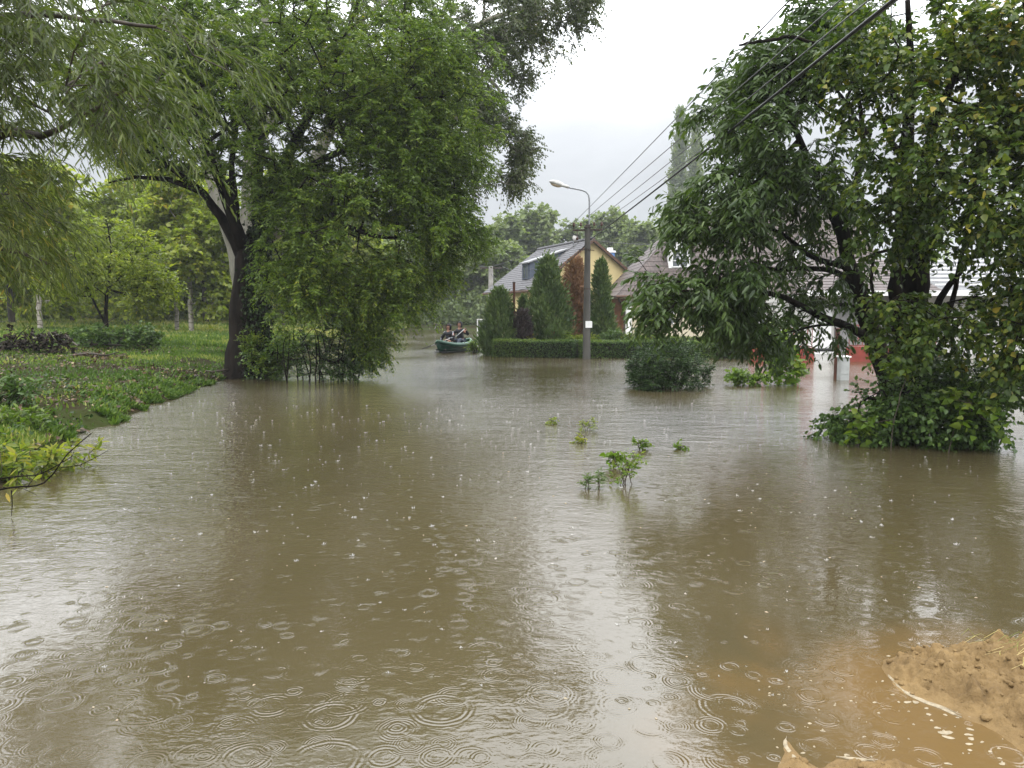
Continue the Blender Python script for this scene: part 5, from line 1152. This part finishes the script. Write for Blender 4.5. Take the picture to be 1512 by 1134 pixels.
# leafy ground cover nearer the camera
n = 5000; y = rg.uniform(6, 14, n); xs = np.interp(y, SH[:, 1], SH[:, 0]); x = xs-.05-rg.uniform(0, 1, n)*(y*.3+2); z = gz(x, y); k = (fbm(x, y, 1.3, 3, 12) > -.05) & (z > .02)
x, y, z = x[k], y[k], z[k]; m = len(x); D = rg.normal(0, 1, (m, 3)); D[:, 2] = np.abs(D[:, 2])*.5+.1
tag(leaves_mesh('ground_cover', np.stack([x, y, z+rg.uniform(.02, .16, m)], 1), D, rg.normal(0, .5, (m, 3))+np.array([0, 0, 1.]), rg.uniform(.03, .075, m), rg.uniform(0, 1, m), 'broad', M['leaf_dark'], None), kind='stuff')
# leaf litter
n = 8000; y = 7+rg.uniform(0, 1, n)**.9*19; xs = np.interp(y, SH[:, 1], SH[:, 0]); x = xs-.02-rg.uniform(0, 1, n)**1.6*(y*.35+2); z = gz(x, y); k = (fbm(x, y, .8, 3, 15) > -.35) & (z > .0)
x, y, z = x[k], y[k], z[k]; m = len(x); D = rg.normal(0, 1, (m, 3)); D[:, 2] *= .3
tag(leaves_mesh('leaf_litter', np.stack([x, y, z+rg.uniform(.015, .05, m)], 1), D, rg.normal(0, .35, (m, 3))+np.array([0, 0, 1.]), rg.uniform(.035, .085, m), rg.uniform(0, 1, m)**1.2, 'broad', M['leaf_dead'], None), kind='stuff')
# fallen branches
def fallen(name, label, px, py, Y, wpx, h, n, m_, seed, bark='bark_mid', size=.08, extra=()):
    rg = np.random.default_rng(seed); c = at(px, py, Y); c[2] = float(gz([c[0]], [c[1]])[0]); wv = wpx*Y/F
    L_ = [[(c[0]-wv*.5, c[1]+.1, c[2]+.08, .04), (c[0]-wv*.1, c[1], c[2]+.16, .03), (c[0]+wv*.3, c[1]-.1, c[2]+.12, .02), (c[0]+wv*.5, c[1], c[2]+.2, .01)],
          [(c[0]-wv*.2, c[1], c[2]+.14, .02), (c[0]-wv*.1, c[1]+.2, c[2]+h*.7, .012), (c[0]+wv*.05, c[1]+.2, c[2]+h, .006)],
          [(c[0]+wv*.1, c[1], c[2]+.14, .02), (c[0]+wv*.25, c[1]-.1, c[2]+h*.6, .012), (c[0]+wv*.36, c[1]-.1, c[2]+h*.9, .006)]]+list(extra)
    b = [((c[0]+dx*wv, c[1]+rg.normal(0, .1), c[2]+h*hh), (wv*.22, .5, h*.35), 1) for dx, hh in ((-.35, .3), (-.1, .5), (.12, .35), (.32, .45), (.45, .3))]
    p = blob_points(b, n, rg); p[:, 2] = np.maximum(p[:, 2], gz(p[:, 0], p[:, 1])+.04)
    return make_tree(name, label, 'branch', tuple(c), L_, p, dict(ntw=4, L=.22, nleaf=6, lsize=size, spread=.9, droop=.2, ldroop=.3), 'broad', M[m_], M[bark], seed, group='fallen branches on the lawn', step=.25, tip_r=.004, leafname='leaves')
fallen('fallen_branch', 'fallen branch with dark withered leaves lying on the lawn at the far left', 35, 492, 20.5, 105, .75, 60, 'leaf_withered', 311, 'bark_dark', .085)
fallen('fallen_branch', 'leafy fallen branch lying on the lawn between the withered one and the ivy-clad trunk', 158, 486, 23.5, 130, .95, 125, 'leaf_bush', 312, 'bark_mid', .09)
fallen('fallen_branch', 'small flat fallen twig with dry leaves before the leafy fallen branch', 135, 503, 19.5, 80, .12, 26, 'leaf_dead', 313, 'bark_mid', .07)
c = at(75, 485, 22.5); c[2] = float(gz([c[0]], [c[1]])[0])+.32
o = MB().tube([(-.5, 0, .02), (0, 0, .08), (.45, 0, .05), (.75, 0, -.22)], [.035, .04, .032, .02], 8).build('pale_stick', M['bark_birch'], None, smooth=True, loc=c); tag(o, 'pale bare stick propped between the two larger fallen branches', 'stick')
c = at(318, 516, 19.0); c[2] = float(gz([c[0]], [c[1]])[0])+.06
o = MB().tube([(-.38, 0, .04), (-.1, 0, .0), (.3, 0, .05)], [.012, .02, .025], 8).build('short_stick', M['bark_mid'], None, smooth=True, loc=c); tag(o, 'short grey stick lying on the grass touching the left of the ivy-clad trunk', 'stick')
# young dark-stemmed tree behind the leafy branch
rg = np.random.default_rng(320); c = at(160, 484, 25.5); c[2] = float(gz([c[0]], [c[1]])[0])
make_tree('young_tree', 'slim dark-stemmed young tree right behind the leafy fallen branch', 'tree', c, [[(c[0], c[1], c[2]-.1, .07), (c[0]-.05, c[1], c[2]+1.2, .055), (c[0]+.2, c[1], c[2]+3, .03), (c[0]+.1, c[1], c[2]+4.2, .015)], [(c[0], c[1], c[2]+.5, .04), (c[0]-.5, c[1], c[2]+1.6, .03), (c[0]-1, c[1], c[2]+3, .015)]],
          blob_points([((c[0], c[1], c[2]+2.9), (1.9, 1.5, 1.3), 1), ((c[0]-1.1, c[1], c[2]+2.2), (1.1, 1, .8), .4), ((c[0]+1.4, c[1], c[2]+1.9), (1.0, .9, .7), .4)], 330, rg), dict(ntw=5, L=.4, nleaf=8, lsize=.11, spread=.9, droop=.3, ldroop=.4), 'oval', M['leaf_back'], M['bark_dark'], 320, step=.3, tip_r=.005)

# ------------------------------------------------------------------ sand heap
def noise2(x, y, s, seed):
    xi, yi = np.floor(x*s).astype(int), np.floor(y*s).astype(int); fx_, fy_ = x*s-xi, y*s-yi
    fx_ = fx_*fx_*(3-2*fx_); fy_ = fy_*fy_*(3-2*fy_)
    def hsh(a, b):
        h = (a*374761393+b*668265263+seed*974711) & 0x7fffffff; h = ((h ^ (h >> 13))*1274126177) & 0x7fffffff; return ((h ^ (h >> 16)) & 0xffff)/65535.
    return (hsh(xi, yi)*(1-fx_)+hsh(xi+1, yi)*fx_)*(1-fy_)+(hsh(xi, yi+1)*(1-fx_)+hsh(xi+1, yi+1)*fx_)*fy_
def vfbm(x, y, s, o, seed): return sum(noise2(x, y, s*2.1**i, seed+i)*.5**i for i in range(o))/sum(.5**i for i in range(o))
def sdf(x, y, poly):
    P = np.array(poly, float); d = np.full(x.shape, 1e9); ins_ = np.zeros(x.shape, bool)
    for i in range(len(P)):
        a, b = P[i], P[(i+1) % len(P)]; ab = b-a; t = np.clip(((x-a[0])*ab[0]+(y-a[1])*ab[1])/(ab@ab), 0, 1)
        d = np.minimum(d, np.hypot(x-a[0]-t*ab[0], y-a[1]-t*ab[1]))
        c_ = ((a[1] > y) != (b[1] > y)) & (x < (b[0]-a[0])*(y-a[1])/(b[1]-a[1]+1e-12)+a[0]); ins_ ^= c_
    return np.where(ins_, d, -d)
def edge(*pts): return [tuple(gnd(a, b)[:2]) for a, b in pts]
def sand(name, label, poly, x0, x1, y0, y1, hfun, seed, crumbs, res=.0075):
    xg, yg = np.meshgrid(np.arange(x0, x1, res), np.arange(y0, y1, res)); wx = (vfbm(xg, yg, 7, 3, seed)-.5)*.07; wy = (vfbm(xg, yg, 7, 3, seed+9)-.5)*.07
    sd = sdf(xg+wx, yg+wy, poly); inside = np.clip(sd, 0, None)
    z = hfun(sd, xg, yg)
    z += ((vfbm(xg, yg, 9, 5, seed+3)-.5)*.06*np.clip(inside/.10, 0, 1)+(vfbm(xg, yg, 26, 4, seed+13)-.5)*.045*np.clip(inside/.05, 0, 1))
    rg = np.random.default_rng(seed); cz = np.zeros_like(z)
    for _ in range(crumbs):
        cx, cy = rg.uniform(x0, x1), rg.uniform(y0, y1); r = rg.uniform(.012, .036) if rg.uniform() < .85 else rg.uniform(.035, .06)
        i0_, i1_ = max(0, int((cx-r-x0)/res)), min(xg.shape[1], int((cx+r-x0)/res)+2); j0, j1 = max(0, int((cy-r-y0)/res)), min(xg.shape[0], int((cy+r-y0)/res)+2)
        if i1_ <= i0_ or j1 <= j0: continue
        q = 1-((xg[j0:j1, i0_:i1_]-cx)**2+(yg[j0:j1, i0_:i1_]-cy)**2)/r**2
        cz[j0:j1, i0_:i1_] = np.maximum(cz[j0:j1, i0_:i1_], np.sqrt(np.clip(q, 0, 1))*r*.85)
    mask = np.clip((vfbm(xg, yg, 5, 2, seed+20)-.36)*6, 0.12, 1)*np.clip((inside-.012)/.05, 0, 1)
    z += cz*mask+(vfbm(xg, yg, 55, 2, seed+5)-.5)*.007*np.clip(inside/.03, 0, 1)
    bil = sum(np.abs(2*vfbm(xg+11*i, yg, 20*1.9**i, 2, seed+30+i)-1)*.55**i for i in range(3)); z += (bil-.62)*.034*np.clip((inside-.01)/.06, 0, 1)
    V = np.stack([xg, yg, z], -1).reshape(-1, 3); nx2 = xg.shape[1]
    ii = (np.arange(xg.shape[0]-1)[:, None]*nx2+np.arange(nx2-1)[None]).ravel(); Q = np.stack([ii, ii+1, ii+nx2+1, ii+nx2], 1)
    keep = (z.ravel()[Q] > -.05).any(1); Q = Q[keep]
    o = mesh_np(name, V, Q, M['sand'], smooth=True); tag(o, label, 'sand heap')
    # crumbly clods lying on it
    cl_ = MB(); k = 0; want = crumbs//3
    while k < want:
        j, i = rg.integers(0, xg.shape[0]), rg.integers(0, xg.shape[1])
        if inside[j, i] < .012: k += .05; continue
        if vfbm(xg[j:j+1, i:i+1], yg[j:j+1, i:i+1], 6, 2, seed+50)[0, 0] < .42 and inside[j, i] > .09: k += .2; continue
        r = rg.uniform(.004, .011) if rg.uniform() < .8 else rg.uniform(.011, .022); k += 1
        st = len(cl_.v); cl_.ellip((0, 0, 0), (r*rg.uniform(.8, 1.3), r*rg.uniform(.8, 1.3), r*rg.uniform(.6, .95)), 7, 5)
        for q in range(st, len(cl_.v)):
            v = np.array(cl_.v[q])*rg.uniform(.82, 1.15); cl_.v[q] = (v[0]+xg[j, i], v[1]+yg[j, i], v[2]+z[j, i]+r*.25)
    tag(cl_.build('clods', M['sand'], o, smooth=True), kind='stuff')
    return o
M['sand'] = mat('wet_building_sand', (.185, .122, .052), (.115, .073, .030), 7, .85, .007, 95, lo=.3, hi=.7)
front = edge((1302, 990), (1318, 1008), (1340, 1024), (1362, 1036), (1390, 1046), (1420, 1060), (1448, 1068), (1478, 1086), (1512, 1112), (1560, 1140))
polyA = front+[(2.4, 2.2), (3.6, 1.6), (6, 1.4), (6, 3.75), (3.6, 3.95), (2.8, 3.86), (2.3, 3.78), (1.95, 3.68), (1.80, 3.60)]
def hA(sd, x, y):
    h = np.where(sd > 0, .062*(1-np.exp(-sd/.10))+.03*np.exp(-((x-2.55)/.35)**2-((y-3.55)/.22)**2)*np.clip(sd/.1, 0, 1)+.02*np.exp(-((x-3.3)/.4)**2-((y-3.5)/.3)**2), sd*.35)
    h -= .055*np.exp(-((x-2.42)/.22)**2-((y-3.16)/.09)**2)*np.clip(sd/.08, 0, 1)   # scooped hollow
    return h
sand('sand_heap', 'lumpy heap of wet orange sand rising from the water at the lower right', polyA, 1.55, 6.3, 1.1, 4.1, hA, 41, 5600)
polyB = edge((1164, 1092), (1178, 1118), (1196, 1131), (1235, 1121), (1262, 1124), (1290, 1127), (1320, 1124), (1345, 1132), (1400, 1150))+[(1.9, 1.5), (.6, 1.2), (.85, 2.4), (.98, 2.66)]
sand('sand_spit', 'flat spit of wet sand just breaking the water at the bottom of the picture', polyB, .4, 2.6, .9, 3.0, lambda sd, x, y: np.where(sd > 0, .028*(1-np.exp(-sd/.06)), sd*.3), 43, 900)
# foam along the sand and flecks of froth
M['foam'] = mat('off_white_foam', (.30, .25, .17), (.2, .165, .11), 60, .6, .002, 200)
rg = np.random.default_rng(51); fv = MB()
def foamline(pts, w_, off):
    S = smooth_path([(*p, 0, 0) for p in pts], .012)[:, :2]; T = norm(np.gradient(S, axis=0)); Nr = np.stack([T[:, 1], -T[:, 0]], 1)
    vs, fs = [], []; m = len(S)
    for i, (p, n_) in enumerate(zip(S, Nr)):
        ww = w_*max(0, .25+1.4*(noise2(np.array([i*.09]), np.array([off*9.]), 1, 5)[0]-.25))*(1 if 2 < i < m-3 else .1)
        sh = (noise2(np.array([i*.16]), np.array([3.+off*5]), 1, 8)[0]-.5)*.016
        c_ = p+n_*(off+sh)
        for q, zz in ((-1, .001), (-.45, .006), (.45, .006), (1, .001)): vs.append((*(c_+n_*ww*q), zz))
    for i in range(m-1):
        for k in range(3): fs.append((i*4+k, i*4+k+1, (i+1)*4+k+1, (i+1)*4+k))
    fv.add(vs, fs)
foamline(front[:9], .006, -.012); foamline(front[1:6], .009, .0)
foamline(edge((1160, 1088), (1160, 1100), (1172, 1120), (1186, 1140)), .009, .0); foamline(edge((1235, 1119), (1262, 1121), (1290, 1124)), .008, .0)
def fleck(x, y, r, e=1.0, a=0):
    k = 10; ph = rg.uniform(0, 6.28, 2); vs = [(x, y, .006)]
    for i in range(k):
        t = 2*math.pi*i/k; rr = r*(1+.25*math.sin(2*t+ph[0])+.15*math.sin(3*t+ph[1])); dx, dy = rr*math.cos(t)*e, rr*math.sin(t); vs.append((x+dx*math.cos(a)-dy*math.sin(a), y+dx*math.sin(a)+dy*math.cos(a), .001))
    fv.add(vs, [(0, 1+i, 1+(i+1) % k) for i in range(k)])
for px, py, r in [(1340, 1037, 9), (1352, 1037, 9), (1327, 1037, 4), (1368, 1046, 6), (1371, 1055, 7), (1375, 1064, 4), (1384, 1075, 8), (1396, 1082, 16), (1400, 1089, 12), (1432, 1077, 8), (1430, 1085, 9), (1434, 1091, 9), (1431, 1099, 8), (1392, 957, 8), (1403, 959, 5), (1397, 966, 7), (1366, 971, 8), (1312, 969, 5), (1396, 1056, 5), (1414, 1060, 4), (1450, 1096, 5), (1462, 1110, 6), (1476, 1120, 5), (1432, 1108, 6), (1480, 1128, 9), (1400, 1128, 8), (1250, 1115, 6), (1160, 1128, 12)]:
    p = gnd(px, py); fleck(p[0], p[1], r*p[1]/F*.42, 1.5, rg.uniform(-.4, .4))
for _ in range(90):
    p = gnd(rg.uniform(1120, 1512), rg.uniform(1000, 1134)); fleck(p[0], p[1], rg.uniform(.0015, .0055), rg.uniform(1, 2.2), rg.uniform(-.6, .6))
for _ in range(120):
    y = rg.uniform(3, 12); fleck(rg.uniform(-.6, .65)*y, y, rg.uniform(.002, .006), rg.uniform(1, 2.4), rg.uniform(-.6, .6))
o = fv.build('foam', M['foam'], None, smooth=True); tag(o, kind='stuff')
# dry grass on the heap
M['straw'] = leaf_mat('straw_and_grass', [(0, (.12, .16, .04)), (.5, (.3, .27, .1)), (1, (.5, .4, .2))], trans=.25)
gmb = MB()
def blade(pts, w_):
    P_ = [np.array(p) for p in pts]; vs, fs = [], []
    for i, p in enumerate(P_):
        ww = w_*(1-.8*abs(i/(len(P_)-1)-.35)); vs += [tuple(p+np.array((0, -ww, ww*.4))), tuple(p+np.array((0, ww, -ww*.1)))]
    gmb.add(vs, [(2*i, 2*i+1, 2*i+3, 2*i+2) for i in range(len(P_)-1)])
hA_z = lambda x, y: .12
for k in range(34):
    x, y = rg.uniform(2.25, 2.62), rg.uniform(3.3, 3.62); a = rg.normal(.4, .7) if k % 2 else rg.normal(2.6, .5); L_ = rg.uniform(.07, .2); z = .095+rg.uniform(0, .03)
    blade([(x, y, z), (x+L_*.5*math.cos(a), y+L_*.25*math.sin(a), z+rg.uniform(.0, .035)), (x+L_*math.cos(a), y+L_*.5*math.sin(a), z-.02)], .0028)
for k in range(16):
    x, y = rg.uniform(2.7, 3.3), rg.uniform(3.55, 3.8); a = rg.normal(.1, .3); L_ = rg.uniform(.1, .3); z = .09+rg.uniform(0, .02)
    blade([(x, y, z), (x+L_*.5, y, z+.01), (x+L_, y+.03*math.sin(a), z+rg.uniform(-.01, .02))], .0024)
blade([(2.66, 3.32, .12), (2.8, 3.36, .15), (2.92, 3.40, .15)], .004); blade([(2.66, 3.32, .12), (2.72, 3.28, .11), (2.69, 3.25, .10)], .004); blade([(2.8, 3.3, .11), (2.86, 3.36, .13), (2.9, 3.42, .15)], .004)
gm = gmb.build('straw', M['straw']); a_ = gm.data.attributes.new('rnd', 'FLOAT', 'FACE'); a_.data.foreach_set('value', np.repeat(rg.uniform(0, 1, len(gm.data.polygons)//2+1), 2)[:len(gm.data.polygons)].astype(np.float32)); tag(gm, kind='stuff')

# ------------------------------------------------------------------ rain striking the water
m_, t_, o_ = new_mat('splash_water'); b_ = N(t_, 'ShaderNodeBsdfPrincipled'); b_.inputs['Base Color'].default_value = (.55, .55, .53, 1); b_.inputs['Roughness'].default_value = .12; b_.inputs['Alpha'].default_value = .55
t_.links.new(b_.outputs[0], o_.inputs[0])
rg = np.random.default_rng(61); V_, Q_ = [], []
A_, B_, ra_, rb_ = [], [], [], []
def splash(x, y, s):
    c_ = np.array((x, y, 0.)); h = rg.uniform(.005, .016)*s*(1 if y < 8 else .55)
    A_.append(c_); B_.append(c_+np.array((rg.normal(0, .003), 0, h))); ra_.append(.0048*s); rb_.append(.0012*s)
    A_.append(c_+np.array((0, 0, h*1.15))); B_.append(c_+np.array((0, 0, h*1.3))); ra_.append(.0026*s); rb_.append(.0016*s)
    for k in range(rg.integers(5, 10)):
        a = rg.uniform(0, 6.28); r = rg.uniform(.006, .022)*s; d_ = np.array((math.cos(a), math.sin(a), 0))
        A_.append(c_+d_*r*.7); B_.append(c_+d_*r*1.25+np.array((0, 0, rg.uniform(.003, .012)*s))); ra_.append(.0022*s); rb_.append(.0008*s)
for _ in range(1000):
    y = 3.2+11.5*rg.uniform(0, 1)**.85; x = rg.uniform(-.62, .62)*y
    if x < np.interp(y, SH[:, 1], SH[:, 0])+.1: continue
    if fbm(np.array([x]), np.array([y]), .9, 2, 4)[0] < -.3 and rg.uniform() < .7: continue
    splash(x, y, (.28+.75*rg.uniform(0, 1)**2.4)*(1.15 if y > 5 else .7))
V, Q = frusta(np.array(A_), np.array(B_), np.array(ra_), np.array(rb_), 5)
tag(mesh_np('rain_splashes', V, Q, m_, smooth=True), kind='stuff')
# ------------------------------------------------------------------ haze of rain
hm, ht, ho = new_mat('rain_haze'); pv = N(ht, 'ShaderNodeVolumePrincipled')
pv.inputs['Color'].default_value = (.60, .63, .66, 1); pv.inputs['Density'].default_value = .0008; pv.inputs['Anisotropy'].default_value = .1
ht.links.new(pv.outputs[0], ho.inputs['Volume'])
hz = MB().box((-402, -62, -2), (402, 425, 50)).build('haze', hm); tag(hz, kind='stuff'); hz.display_type = 'WIRE'
